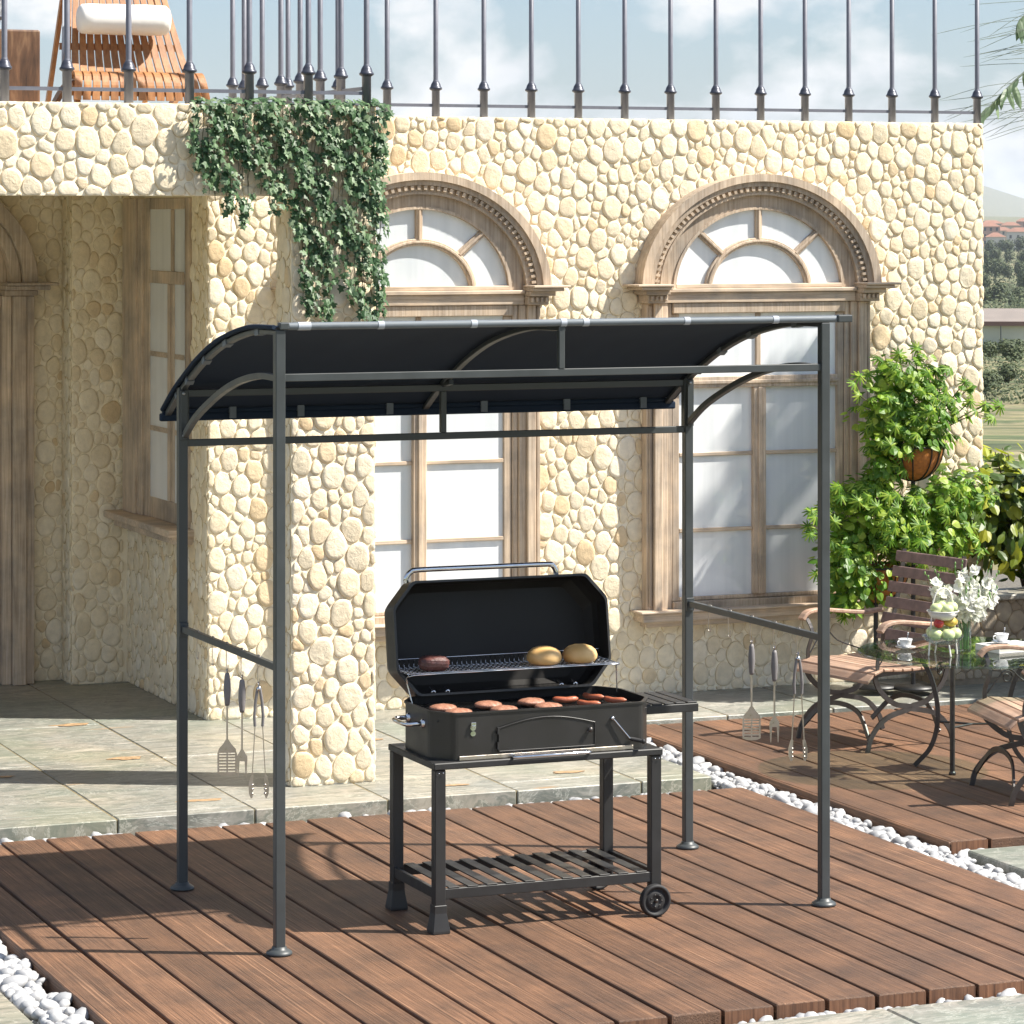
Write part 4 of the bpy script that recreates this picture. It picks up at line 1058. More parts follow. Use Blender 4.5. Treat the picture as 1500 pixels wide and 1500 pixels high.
# ------------------------------------------------------------------ planter and laurel
pl=thing('planter_wall','low pebble-clad planter wall at the corner of the villa behind the table','planter',(6.1,4.6,0))
m=MB(); m.box(5.18,7.2,4.6,4.82,0,.44,2); m.box(5.18,5.38,4.825,4.92,0,.438,2); m.box(7.0,7.2,4.825,6.2,0,.438,2)
cladding(m,lambda u,v,h:(u,4.6-h,v),5.18,7.2,.03,.44,41); cladding(m,lambda u,v,h:(5.18-h,u,v),4.6,4.92,.03,.44,42)
M_STONE2=m_stone('shade_darkened_tan_stone',[(0,(.30,.235,.16)),(.3,(.38,.30,.21)),(.6,(.33,.275,.20)),(1,(.44,.36,.26))])  # darker brown planter stone and mortar, with shade partly put into their colour
m.build('stone_side',[M_STONE2,M_EDGE,simple('shade_darkened_brown_mortar',(.24,.19,.13),.9,var=.2)],pl)
m=MB(); m.box(5.15,7.22,4.565,4.85,.442,.470); m.build('coping',M_SLATE,pl,bevel=.006)
m=MB(); m.box(5.64,6.99,4.852,6.2,.2,.40); m.build('planting_soil',M_SOIL,pl)
r=random.Random(51)
lt=thing('laurel_shrub','broad-leaved shrub with yellow-green leaves growing in the planter at the right','shrub',(6.02,5.05,.40))
f=MB(); s_=MB()
s_.tube(interp([(6.02,5.0,.40),(6.0,4.99,.70),(6.03,4.98,1.0)],4),[.045-.002*i for i in range(9)],9)
for i in range(30):
    a=r.uniform(0,6.28); e=(5.93+math.cos(a)*r.uniform(.15,.55),4.98+math.sin(a)*r.uniform(.1,.3),r.uniform(.62,1.22)); b=(6.0+.1*math.cos(a),4.98,r.uniform(.42,.8))
    P=interp([b,((b[0]+e[0])/2,(b[1]+e[1])/2,(b[2]+e[2])/2+.06),e],4); s_.tube(P,[.009-.0008*k for k in range(len(P))],5)
    for p in P[2:]:
        for _ in range(6): leaf(f,'oval',(p.x+r.uniform(-.07,.07),p.y+r.uniform(-.06,.06),p.z+r.uniform(-.06,.06)),r.uniform(.06,.10),Vector((.2,-.45,.8))+rndv(r)*.7,rndv(r)+Vector((0,-.2,-.5)))
foliage(f,r,(5.78,4.86,.88),(.60,.28,.36),800,['oval'],{'oval':(.06,.10)})
f.build('leaves',M_YELLOW,lt,fix=False); s_.build('branches',simple('grey_brown_bark',(.12,.085,.06),.85,var=.3,nscale=30,bump=.6),lt)
# unseen shrub added outside the frame to shade the planter wall
lt=thing('shading_shrub','unseen green shrub added right of the garden table for shade','shrub',(6.28,3.95,0))
f=MB(); s_=MB(); foliage(f,r,(6.28,3.95,.90),(.52,.52,.62),1100,['oval'],{'oval':(.09,.14)}); s_.tube([(6.28,3.95,-.05),(6.3,3.95,.5),(6.28,3.97,1.1)],[.04,.03,.015],8)
for i in range(10):
    a=i*.7; s_.tube([(6.29,3.95,.35),(6.28+.35*math.cos(a),3.95+.35*math.sin(a),1.0)],[.015,.006],6)
f.build('leaves',M_DEEP,lt,fix=False); s_.build('branches',M_STEM,lt)

# tree outside the frame whose crown dapples the lower wall and the window
lt=thing('garden_tree','slender garden tree with an open crown to the right of the villa corner','tree',(7.55,3.3,0))
f=MB(); s_=MB(); s_.tube(interp([(7.55,3.3,-.05),(7.5,3.32,1.6),(7.42,3.4,3.0),(7.35,3.5,4.3)],5),[.05-.0028*k for k in range(16)],9)
for k,(dx,dy,dz,rad) in enumerate(((0,0,4.55,.34),(-.32,.05,4.70,.28),(.3,-.05,4.75,.30),(.0,.03,5.0,.24))):
    c_=(7.2+dx,3.55+dy,dz); foliage(f,r,c_,(rad,rad,rad*.8),170,['oval'],{'oval':(.06,.10)},shell_=.2); s_.tube(interp([(7.37,3.46,3.9),((7.38+c_[0])/2,(3.46+c_[1])/2,(3.9+dz)/2+.05),c_],4),[.022-.002*j for j in range(9)],6)
f.build('crown',M_DEEP,lt,fix=False); s_.build('trunk',M_STEM,lt)

# ------------------------------------------------------------------ bamboo and feathery fronds at the top right
bt=thing('bamboo_clump','feathery bamboo fronds arching in beyond the right end of the terrace','bamboo',(7.9,7.2,-.1))
f=MB(); s_=MB()
for (e,mid) in (((6.52,6.5,3.07),(7.2,6.6,3.52)),((6.80,6.5,3.66),(7.4,6.7,4.0)),((6.98,6.4,3.10),(7.5,6.7,3.6))):
    P=interp([(7.9,7.2,-.1),(7.95,7.1,2.4),mid,tuple((mid[i]+e[i])/2+(0,0,.05)[i] for i in range(3)),e],8)
    s_.tube(P,[.016*(1-i/len(P))+.002 for i in range(len(P))],6)
    for p in P[14:]:
        for _ in range(2):
            leaf(f,'lance',p,r.uniform(.10,.18),Vector((r.uniform(-.5,.5),-.9,.4)),Vector((r.uniform(-.8,.3),-.1,-.8)),0)
for i in range(60):
    y=r.uniform(6.3,6.9); z0=r.uniform(3.0,3.75); x0_=7.15+r.uniform(0,.3); L=r.uniform(.35,.85); dz=r.uniform(-.16,.02)
    s_.tube(interp([(x0_,y,z0+.05),(x0_-L*.5,y-.02,z0+.035+dz*.25),(x0_-L,y-.04,z0+dz)],4),[.0016]*8+[.0005],4)
for i in range(5): s_.tube(interp([(7.9,7.2,-.1),(7.9,7.1,1.8),(7.5,6.8,3.0+.1*i),(7.1,6.6,3.1+.15*i)],5),[.012-.0005*k for k in range(16)],6)
f.build('leaves',M_FROND,bt,fix=False); s_.build('culms',simple('grey_green_culm',(.10,.13,.09),.6,var=.2),bt)

# ------------------------------------------------------------------ bistro table
tc=(4.00,2.27); TZ=.53
tb=thing('bistro_table','round glass-topped iron bistro table on the far deck','table',(tc[0],tc[1],0))
m=MB(); m.lathe([(0,-.006),(.505,-.006),(.511,-.003),(.511,.003),(.505,.006),(0,.006)],(tc[0],tc[1],TZ),72,sm=False); m.build('glass_top',M_GLASS,tb)
ZB=TZ-.0065
for k,(a,cur) in enumerate(((-2.72,0),(2.3,1),(-.35,1))):
    dx,dy=math.cos(a),math.sin(a); rr_=.15
    m=MB()
    if not cur: m.tube([(tc[0]+dx*rr_,tc[1]+dy*rr_,0),(tc[0]+dx*rr_,tc[1]+dy*rr_,ZB)],.0115,12); m.lathe([(0,0),(.016,0),(.016,.01),(.011,.018),(0,.018)],(tc[0]+dx*rr_,tc[1]+dy*rr_,0.0),14)
    else:
        P=interp([(tc[0]+dx*.26,tc[1]+dy*.26,ZB-.003),(tc[0]+dx*.19,tc[1]+dy*.19,.40),(tc[0]+dx*.16,tc[1]+dy*.16,.24),(tc[0]+dx*.19,tc[1]+dy*.19,.10),(tc[0]+dx*.27,tc[1]+dy*.27,.004)],6)
        m.rbar(P,.020,.009,up=(-dy,dx,0))
    m.build('leg',M_IRON,tb)
m=MB()
m.tube([(tc[0]+.15*math.cos(2*PI*i/36),tc[1]+.15*math.sin(2*PI*i/36),ZB-.008) for i in range(36)],.006,6,closed=True)
for a in (-2.72,2.3,-.35): m.tube([(tc[0],tc[1],.21),(tc[0]+.15*math.cos(a),tc[1]+.15*math.sin(a),.21)],.005,6)
for a in (-2.6,-1.2,1.9,.9):   # scrolls below the rim
    cx_,cy_=tc[0]+.30*math.cos(a),tc[1]+.30*math.sin(a)
    m.tube([(cx_+(.030-.0012*i)*math.cos(i*.5)*math.cos(a),cy_+(.030-.0012*i)*math.cos(i*.5)*math.sin(a),ZB-.038+(.030-.0012*i)*math.sin(i*.5)) for i in range(20)],.0035,6)
    m.tube([(cx_,cy_,ZB-.008),(tc[0]+.24*math.cos(a),tc[1]+.24*math.sin(a),ZB-.008)],.004,6)
m.build('iron_scrollwork',M_IRON,tb)

# ------------------------------------------------------------------ garden armchairs
def armchair(label):
    t=thing('garden_armchair',label,'chair',group='slatted armchairs at the glass table')
    W=.55; n=9
    def seatz(x): return .385-.055*max(0,(x-.17)/.10)**2-.010*math.cos(x*9)
    sl=MB()
    for i in range(n):
        x=-.22+i*.0575; x2=min(x+.052,.275)
        za,zb=seatz(x),seatz(x2)
        v=[]
        for xx,zz in ((x,za),(x2,zb)):
            for yy in (-W/2,W/2):
                for h in (-.014,0): v.append((xx,yy,zz+h))
        sl.add(v,[(0,1,3,2),(4,6,7,5),(0,4,5,1),(2,3,7,6),(0,2,6,4),(1,5,7,3)])
    st=sl.build('seat_slats',M_CHAIRWOOD,t,world=False,bevel=.003)
    # back
    bx=lambda z:-.235-.115*(z-.40)/.46-.02*math.sin((z-.4)*6)
    b=MB()
    for k in range(6):
        z=.44+k*.074; h=.050
        hw=W/2-.012*max(0,k-3)
        v=[]
        for zz in (z,z+h):
            for yy in (-hw,hw):
                for d in (0,.014): v.append((bx(zz)+d,yy,zz))
        b.add(v,[(0,1,3,2),(4,6,7,5),(0,4,5,1),(2,3,7,6),(0,2,6,4),(1,5,7,3)])
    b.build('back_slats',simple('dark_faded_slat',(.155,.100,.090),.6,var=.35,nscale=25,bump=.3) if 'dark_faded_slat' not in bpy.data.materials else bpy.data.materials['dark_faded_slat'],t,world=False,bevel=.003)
    for s in (-1,1):
        m=MB(); m.rbar([(bx(z)-.008,s*(W/2-.06),z) for z in (.33,.40,.5,.6,.7,.8,.87)],.022,.008,up=(0,1,0)); m.build('back_stile',M_IRON,t,world=False)
        y=s*(W/2+.012)
        m=MB(); P=interp([(-.27,y,.575),(-.16,y,.570),(-.02,y,.585),(.10,y,.598),(.18,y,.590),(.215,y,.560)],5); m.rbar(P,.044,.018,m=0); m.build('armrest',M_CHAIRWOOD,t,world=False,bevel=.004)
        m=MB(); yy=s*(W/2-.02)
        m.rbar(interp([(.19,y,.575),(.175,yy,.50),(.20,yy,.42),(.20,yy,.36)],4),.018,.007,up=(0,1,0))
        m.tube([(.10+.032*math.cos(i*.45)*(1-i*.035),yy,.47+.032*math.sin(i*.45)*(1-i*.035)) for i in range(22)],.0035,5)
        m.tube(interp([(.19,yy,.40),(.10,yy,.505),(.02,yy,.45),(-.12,yy,.40)],4),.0035,5); m.build('arm_support',M_IRON,t,world=False)
        for q,(xa) in enumerate((1,-1)):
            m=MB()
            m.rbar(interp([(xa*.225,yy,.362),(xa*.19,yy,.285),(xa*.10,yy,.215),(0,yy,.195)],5),.024,.008,up=(0,1,0))
            m.rbar(interp([(xa*.262,yy,.0),(xa*.235,yy,.075),(xa*.15,yy,.150),(0,yy,.185)],5),.024,.008,up=(0,1,0)); m.build('leg',M_IRON,t,world=False)
    for xa in (.215,-.215):
        m=MB(); m.rbar(interp([(xa+.03,-W/2+.03,.06),(xa+.0,-W/4,.165),(xa-.0,0,.195),(xa,W/4,.165),(xa+.03,W/2-.03,.06)],5),.022,.008,up=(1,0,0)); m.build('cross_brace',M_IRON,t,world=False)
    for yq in (-W/2+.02,W/2-.02):
        m=MB(); m.bar((-.21,yq,.362),(.23,yq,.355),.008,.018); m.build('seat_rail',M_IRON,t,world=False)
    return t
ch=armchair('slatted wooden armchair left of the glass table in front of the lower plant')
ch.location=(4.00,3.17,0); ch.rotation_euler=(0,0,math.atan2(-.20,-.98))
dup(ch,(4.01,1.64,0),math.atan2(.20,-.98),'slatted wooden armchair in front of the glass table, cut off by the right edge')

# ------------------------------------------------------------------ table top things
TT=TZ+.0065
def cup(x,y,z,lab,rz=0):
    t=thing('tea_cup',lab,'cup',(x,y,z),rz,'tea cups on the bistro table')
    m=MB(); m.lathe([(0,.003),(.022,.001),(.024,.004),(.045,.010),(.047,.012),(.044,.012),(.020,.007),(0,.006)],(0,0,0),28); m.build('saucer',M_WHITE,t,world=False)
    m=MB(); m.lathe([(0,.008),(.015,.008),(.017,.011),(.026,.022),(.031,.042),(.0325,.046),(.030,.045),(.025,.024),(.014,.013),(0,.012)],(0,0,0),28); c_=m.build('cup',M_WHITE,t,world=False)
    m=MB(); m.tube(interp([(-.029,0,.038),(-.043,0,.037),(-.046,0,.028),(-.040,0,.020),(-.026,0,.018)],4),.0028,6); m.build('cup_handle',M_WHITE,c_,world=False)
    m=MB(); m.tube([(.008,0,.02),(.016,.004,.050),(.021,.006,.064)],.0016,6); m.ball((.0215,.006,.066),.004,.0025,.006,8,6); m.build('spoon',M_CHROME,t,world=False)
cup(3.755,2.44,TT,'white tea cup with saucer and spoon at the left edge of the glass table',.2)
# fruit stand
t=thing('fruit_stand','two-tier white wire fruit stand on the glass table','fruit stand',(3.81,2.20,TT))
bx_,by_=3.81,2.20
M_WWIRE=simple('white_wire',(.66,.64,.60),.35)
m=MB()
for s in (-1,1):
    m.tube(interp([(bx_+s*.072,by_,TT+.001),(bx_+s*.064,by_,TT+.08),(bx_+s*.056,by_,TT+.18),(bx_+s*.048,by_,TT+.24),(bx_+s*.028,by_,TT+.285),(bx_,by_,TT+.297)],5),.0036,8)
    m.tube([(bx_,by_+s*.07,TT+.001),(bx_,by_+s*.055,TT+.05)],.0036,8)
m.build('wire_handle',M_WWIRE,t)
for z,rr_ in ((.045,.092),(.155,.070)):
    m=MB(); m.lathe([(0,0),(rr_*.5,.002),(rr_*.8,.016),(rr_,.040),(rr_*.975,.040),(rr_*.78,.019),(rr_*.5,.006),(0,.004)],(bx_,by_,TT+z),32); m.tube([(bx_+rr_*math.cos(2*PI*i/28),by_+rr_*math.sin(2*PI*i/28),TT+z+.041) for i in range(28)],.0028,6,closed=True)
    m.build('glass_bowl',M_VASE if z<.1 else M_WWIRE,t)
M_APPLE=simple('pale_green_apple',(.52,.60,.30),.3,var=.12,nscale=12,coat=.3); M_RED=simple('red_apple',(.48,.03,.03),.3,var=.2,coat=.3); M_PINE=simple('yellow_brown_fruit',(.42,.30,.05),.6,var=.5,nscale=50,bump=1,bscale=90)
def apple(x,y,z,rr_,mt,lab,grp='green apples in the fruit stand'):
    m=MB(); m.lathe([(.0,-rr_*.72),(rr_*.35,-rr_*.82),(rr_*.75,-rr_*.58),(rr_,-.0),(rr_*.95,rr_*.35),(rr_*.6,rr_*.78),(rr_*.25,rr_*.80),(0,rr_*.58)],(x,y,z),18); m.tube([(x,y,z+rr_*.55),(x+.003,y,z+rr_*1.05)],.0014,5)
    o=m.build('apple',mt,label=lab,cat='apple',group=grp)
A=[(-.048,-.02,.095,'in the lower bowl at the left'),(.0,-.048,.094,'in the lower bowl at the front'),(.050,-.018,.095,'in the lower bowl at the right'),(.018,.028,.100,'in the lower bowl towards the back'),(-.030,.035,.098,'in the lower bowl at the back left'),
   (-.038,-.010,.208,'in the upper bowl at the left'),(.004,-.034,.204,'in the upper bowl at the front'),(.042,-.004,.210,'in the upper bowl at the right'),(.006,.030,.216,'in the upper bowl at the back')]
for dx,dy,dz,lb in A: apple(bx_+dx,by_+dy,TT+dz,.031 if dz<.15 else .029,M_APPLE,'pale green apple '+lb)
apple(bx_-.028,by_-.012,TT+.142,.024,M_RED,'small red apple between the two tiers of the fruit stand','red apple')
m=MB(); m.ball((bx_+.036,by_-.002,TT+.146),.036,.028,.022,16,10); m.build('pineapple_chunk',M_PINE,label='yellow brown knobbly fruit between the two tiers, right of the red apple',cat='fruit')
# vase with flowers
vx,vy=3.955,2.26
t=thing('flower_vase','clear glass vase of white gladioli standing on the glass table','vase',(vx,vy,TT))
m=MB(); m.lathe([(0,0.001),(.028,.001),(.030,.006),(.031,.155),(.0285,.155),(.0275,.012),(0,.010)],(vx,vy,TT),24); m.build('glass',M_VASE,t)
r=random.Random(77)
M_PETAL=m_leaf('white_petal',[(0,(.70,.72,.58)),(.5,(.85,.85,.80)),(1,(.90,.90,.88))],.5,.6); M_STALK=m_leaf('flower_stalk',[(0,(.10,.22,.05)),(1,(.20,.36,.10))],.1)
st=MB(); fl=MB(); bd=MB()
tips=[(-.21,-.02,.36),(-.13,.03,.36),(-.07,-.03,.40),(.0,.02,.40),(.07,.0,.42),(.13,-.02,.40),(.19,.02,.35),(-.03,-.06,.29),(.04,-.06,.27),(.11,-.04,.26),(.0,-.05,.33),(.17,.0,.28)]
for tx,ty,tz in tips:
    P=interp([(vx+tx*.1,vy+ty*.1,TT+.012),(vx+tx*.18,vy+ty*.2,TT+.15),(vx+tx*.6,vy+ty*.7,TT+tz*.68),(vx+tx,vy+ty,TT+tz)],6)
    st.tube(P,[.0028-.0001*i for i in range(len(P))],6)
    n=len(P)
    for i,p in enumerate(P):
        f_=i/(n-1)
        if f_<.48: continue
        if f_<.84:
            for _ in range(2 if r.random()<.45 else 1):
                d=rndv(r).normalized(); d.y=-abs(d.y)*.7; c0=p+d*.018; s=.046*(1.12-f_*.55)
                for q in range(5):
                    a=q*2*PI/5; ax=Vector((math.cos(a),0,math.sin(a)))+d*.5
                    leaf(fl,'heart',c0,s*r.uniform(.8,1.15),d-ax*.5,ax,0,0,.15)
        else: bd.ball(p+rndv(r)*.006,.0045,.0045,.009,6,5)
for i in range(22):
    a=r.uniform(0,6.28); leaf(st,'lance',(vx+.012*math.cos(a),vy+.012*math.sin(a),TT+.12),r.uniform(.10,.17),Vector((math.cos(a),math.sin(a),.1)),Vector((math.cos(a)*.5,math.sin(a)*.5,1)))
st.build('stalks',M_STALK,t,fix=False); fl.build('blossoms',M_PETAL,t,fix=False); bd.build('buds',M_STALK,t)
# book with cup
m=MB(); cx_,cy_=4.165,2.24; a=R(8)
t=thing('hardback_book','thick white book lying on the glass table under a tea cup','book',(cx_,cy_,TT),a)
m.box(-.115,.115,-.085,.085,0,.003); m.box(-.115,.115,-.085,.085,.024,.027); m.box(-.115,-.112,-.085,.085,.0035,.0235); m.build('cover',M_PAPER,t,world=False)
m=MB(); m.box(-.1115,.111,-.081,.081,.0035,.0235); m.build('pages',M_PAGES,t,world=False)
cup(4.14,2.25,TT+.0275,'white tea cup with saucer and spoon standing on the white book',.1)

# ------------------------------------------------------------------ roof-terrace furniture
t=thing('slatted_lounge_chair','orange teak slatted lounge chair behind the terrace railing','chair',(.46,3.6,2.90))
PR=interp([(0,4.02,4.02),(0,3.86,3.70),(0,3.70,3.36),(0,3.60,3.16),(0,3.53,3.085),(0,3.46,3.085),(0,3.36,3.10),(0,3.315,3.06),(0,3.30,2.985)],5)
def hw(z,y): return .205+.105*max(0,min(1,(3.62-z)/.62))
NS=15
for k in range(NS):
    u=-1+2*(k+.5)/NS; m=MB(); P=[]
    for p in PR: P.append((.455+u*hw(p.z,p.y),p.y+.012*(1-u*u)*0-.03*u*u*(1 if p.y>3.55 else 0),p.z))
    vs=[];n=len(P)
    for p in P:
        w_=hw(p[2],p[1])/NS*.80
        for a,b in ((-w_,0),(w_,0)): vs.append((p[0]+a,p[1],p[2]))
    vs2=[]
    for i,p in enumerate(P):
        t2=(Vector(P[min(i+1,n-1)])-Vector(P[max(i-1,0)])).normalized(); nn=Vector((0,-t2.z,t2.y))*-.012
        w_=hw(p[2],p[1])/NS*.80
        for a in (-w_,w_): vs2.append((p[0]+a,p[1]+nn.y,p[2]+nn.z))
    fs=[(2*i,2*i+1,2*i+3,2*i+2) for i in range(n-1)]+[(2*n+2*i,2*n+2*i+2,2*n+2*i+3,2*n+2*i+1) for i in range(n-1)]+[(2*i,2*i+2,2*n+2*i+2,2*n+2*i) for i in range(n-1)]+[(2*i+1,2*n+2*i+1,2*n+2*i+3,2*i+3) for i in range(n-1)]+[(0,2*n,2*n+1,1),(2*n-2,2*n-1,4*n-1,4*n-2)]
    m.add(vs+vs2,fs,0); m.build('slat',M_ORANGEWOOD,t)
for yy,zz in ((3.655,3.235),(3.70+.01,3.35+.16),(3.325,3.02)):
    m=MB(); q=hw(zz,yy); m.bar((.455-q,yy+.022,zz),(.455+q,yy+.022,zz),.018,.03); m.build('cross_rail',M_ORANGEWOOD,t)
for s in (-1,1):
    m=MB(); x=.455+s*.27; m.rbar(interp([(x,3.34,2.90),(x,3.42,3.05),(x,3.62,3.04),(x,3.95,2.90)],4),.022,.03); m.bar((x-s*.04,4.1,2.91),(x-s*.06,3.80,3.56),.02,.02); m.build('frame_leg',M_ORANGEWOOD,t)
m=MB(); m.rbar([(.175,3.58,3.14),(.20,3.66,3.45),(.20,3.9,3.95)],.012,.008,up=(0,1,0)); m.build('strap',M_STRAP,t)
m=MB(); m.lathe([(0,-.210),(.030,-.209),(.054,-.203),(.0655,-.190),(.068,-.15),(.067,-.1),(.069,-.03),(.067,.04),(.069,.1),(.067,.16),(.0655,.190),(.054,.203),(.030,.209),(0,.210)],(.445,3.560,3.352),30,axis='x')
m.build('bolster_pillow',M_CUSHION,label='white bolster pillow strapped across the orange lounge chair',cat='pillow')
m=MB(); m.box(-.42,.066,3.55,3.86,2.90,3.298); m.build('side_table_block',M_WALNUT,label='solid walnut block side table beside the lounge chair on the terrace',cat='side table',bevel=.008,seg=2)
t=thing('wicker_lantern','grey woven lantern on short legs standing on the walnut block','lantern',(-.17,3.62,3.298))
m=MB(); m.lathe([(0,.045),(.085,.045),(.09,.06),(.095,.12),(.09,.22),(0,.22)],(-.17,3.64,3.298),24); m.build('woven_body',simple('grey_wicker',(.22,.22,.23),.8,var=.4,nscale=60,bump=1,bscale=80),t)
m=MB()
for a in (0,2.1,4.2): m.tube([(-.17+.07*math.cos(a),3.64+.07*math.sin(a),3.299),(-.17+.075*math.cos(a),3.64+.075*math.sin(a),3.35)],.006,6)
m.tube([(-.17+.092*math.cos(2*PI*i/24),3.64+.092*math.sin(2*PI*i/24),3.355) for i in range(24)],.005,6,closed=True); m.build('leg_ring',M_RAIL,t)

# ------------------------------------------------------------------ far view beyond the wall
TH=R(22.2518); CC,SS=math.cos(TH),math.sin(TH); CAMX,CAMY,CAMZ=-3.4197,-10.4261,2.487; FF=4766.; 
def far(px_,d):
    """ground position seen at bearing px_ and distance d"""
    rr_=(px_-750)/FF*d; return (CAMX+rr_*CC+d*SS, CAMY-rr_*SS+d*CC)
def tz(x,y): return terrain_z(math.hypot(x,y-2))
def hv(px_,d,py): x,y=far(px_,d); return (x,y,CAMZ-(py-315)/FF*d)
M_HW=[simple('cream_render',(.46,.38,.30),.9,var=.1,nscale=.3),simple('pink_render',(.42,.27,.22),.9,var=.1,nscale=.3),simple('white_render',(.55,.53,.50),.9)]
M_ROOF=simple('terracotta_roof',(.24,.12,.08),.9,var=.2,nscale=.5); M_WIN=simple('dark_window',(.05,.06,.07),.3)
HS=[(1446,1500,11,9,1,'pink hillside house with a terracotta roof nearest the villa corner'),(1468,1650,9,6,0,'cream hillside house right of the pink one'),(1492,1450,10,7,2,'white hillside house at the right edge of the view'),(1458,1420,8,5,2,'low white hillside house below the pink one'),(1480,1750,10,8,0,'cream hillside house higher up beside the trees'),(1452,1900,12,9,0,'large cream hillside house behind the pink one'),(1505,1800,12,10,1,'tall pink hillside house beyond the right edge')]
for px_,d,w_,h_,mi,lab in HS:
    x,y=far(px_,d); z=tz(x,y)-1; t=thing('hillside_house',lab,'house',(x,y,z),-TH+R((px_*7)%30-15),'houses on the far hillside')
    m=MB(); m.box(-w_/2,w_/2,-4,4,0,h_+1); m.build('wall',M_HW[mi],t,world=False)
    m=MB(); z1=h_+1; e=.6; V=[(-w_/2-e,-4-e,z1),(w_/2+e,-4-e,z1),(w_/2+e,4+e,z1),(-w_/2-e,4+e,z1),(-w_/2+3,0,z1+1.9),(w_/2-3,0,z1+1.9)]
    m.add(V,[(0,3,2,1),(0,1,5,4),(1,2,5),(2,3,4,5),(3,0,4)]); m.build('roof',M_ROOF,t,world=False)
    nx=int(w_/2.6)
    for fl_ in range(int(h_/3)):
        for k in range(nx):
            m=MB(); xx=-w_/2+(k+.5)*w_/nx; m.box(xx-.5,xx+.5,-4.04,-3.98,2+fl_*3,3.5+fl_*3); m.build('window',M_WIN,t,world=False)
x,y=far(1478,262); z=tz(x,y)
t=thing('long_shed','long low pale building with a flat brown roof in the valley','building',(x,y,z-.3),-TH-R(3))
m=MB(); m.box(-7,7,-3,3,0,1.7); m.build('wall',simple('pale_green_render',(.50,.52,.44),.9,var=.08,nscale=.5),t,world=False)
m=MB(); m.box(-7.4,7.4,-3.5,3.5,1.7,2.05); m.build('fascia',simple('brown_fascia',(.17,.10,.08),.8),t,world=False)
m=MB(); m.add([(-7.3,-3.4,2.051),(7.3,-3.4,2.051),(7.3,3.4,2.9),(-7.3,3.4,2.9),(-7.3,3.4,2.051),(7.3,3.4,2.051)],[(0,1,2,3),(3,2,5,4),(0,3,4),(1,5,2)]); m.build('roof',simple('grey_tan_roofing',(.20,.17,.15),.9,var=.1,nscale=.6),t,world=False)
m=MB(); m.tube([(-1.0,-3.6,0),(-1.0,-3.6,1.7)],.05,6); m.build('post',M_WIN,t,world=False)
def treeproto(seed,h,label):
    r=random.Random(seed); t=thing('hillside_tree',label,'tree',group='trees on the slopes of the valley')
    m=MB(); m.tube([(0,0,-.1*h),(0.02*h,0,.25*h),(0,.02*h,.6*h)],[.035*h,.028*h,.01*h],7); m.build('trunk',M_STEM,t,world=False)
    f=MB()
    for k in range(9):
        a=r.uniform(0,6.28); q=r.uniform(0,.24)*h; c_=(q*math.cos(a),q*math.sin(a),h*r.uniform(.35,.8)); rad=h*r.uniform(.14,.24)
        for _ in range(60):
            d=rndv(r).normalized(); p=(c_[0]+d.x*rad,c_[1]+d.y*rad,c_[2]+d.z*rad*.85); leaf(f,'oval',p,h*r.uniform(.07,.12),d+rndv(r)*.5+Vector((0,0,.3)),rndv(r))
    f.build('crown',M_OLIVE,t,world=False,fix=False); return t
M_OLIVE=m_leaf('dry_olive_foliage',[(0,(.035,.055,.020)),(.5,(.06,.085,.03)),(1,(.105,.125,.05))],.2,.7)
T0=treeproto(5,6.0,'olive-green tree on the far slope, lowest of the wooded hillside')
r=random.Random(12)
TL=[]
d=560
lab_i=0
wh=['at the left','towards the left','in the middle','towards the right','at the right']
rows=['in the lowest row on the slope','in the second row up the slope','in the third row up the slope','in the fourth row up the slope','in the top row below the houses']
first=True
for ri,(d,sc) in enumerate(((560,.75),(680,.85),(820,.95),(980,1.05),(1180,1.15))):
    for k in range(5):
        px_=1446+k*16+r.uniform(-4,4); x,y=far(px_,d+r.uniform(-30,30)); z=tz(x,y)
        lb='olive-green tree %s %s'%(wh[k],rows[ri])
        if first: o=T0; first=False; o['label']=lb
        else: o=dup(T0,(0,0,0),r.uniform(0,6),lb)
        o.location=(x,y,z-.3); s=sc*r.uniform(.8,1.25); o.scale=(s,s,s*r.uniform(.85,1.15))
for k,(px_,d,s) in enumerate(((1448,190,.42),(1459,205,.32),(1470,215,.36),(1481,185,.45),(1493,200,.42),(1476,150,.36),(1444,140,.34))):
    x,y=far(px_,d); z=tz(x,y)
    lb=['dark bush in front of the long low building, at the villa corner','small round bush in front of the long low building','bush in front of the middle of the long low building','broad dark bush in front of the long low building','bush in front of the long low building at the right edge','bush on the dry grass slope below the long low building','bush low on the grass slope beside the villa corner'][k]
    o=dup(T0,(x,y,z-.3),k*1.3,lb,'bushes in the valley'); s*=.62; o.scale=(s*1.3,s*1.3,s); o['category']='bush'

f=MB(); r=random.Random(99)
for i in range(150):
    d=r.choice((r.uniform(420,1350),r.uniform(420,1350),r.uniform(120,240))); px_=r.uniform(1425,1530); x,y=far(px_,d); z=tz(x,y); h=r.uniform(1.6,4.5)*(1 if d>300 else .28)
    for _ in range(70):
        q=rndv(r); q.z=abs(q.z); leaf(f,'oval',(x+q.x*h*.9,y+q.y*h*.9,z+q.z*h*.8),h*r.uniform(.12,.22),q+Vector((0,-.3,.4)),rndv(r))
f.build('hillside_scrub',M_OLIVE,loc=(0,0,0),kind='stuff',label='olive scrub covering the far slopes between the trees',cat='scrub',fix=False)
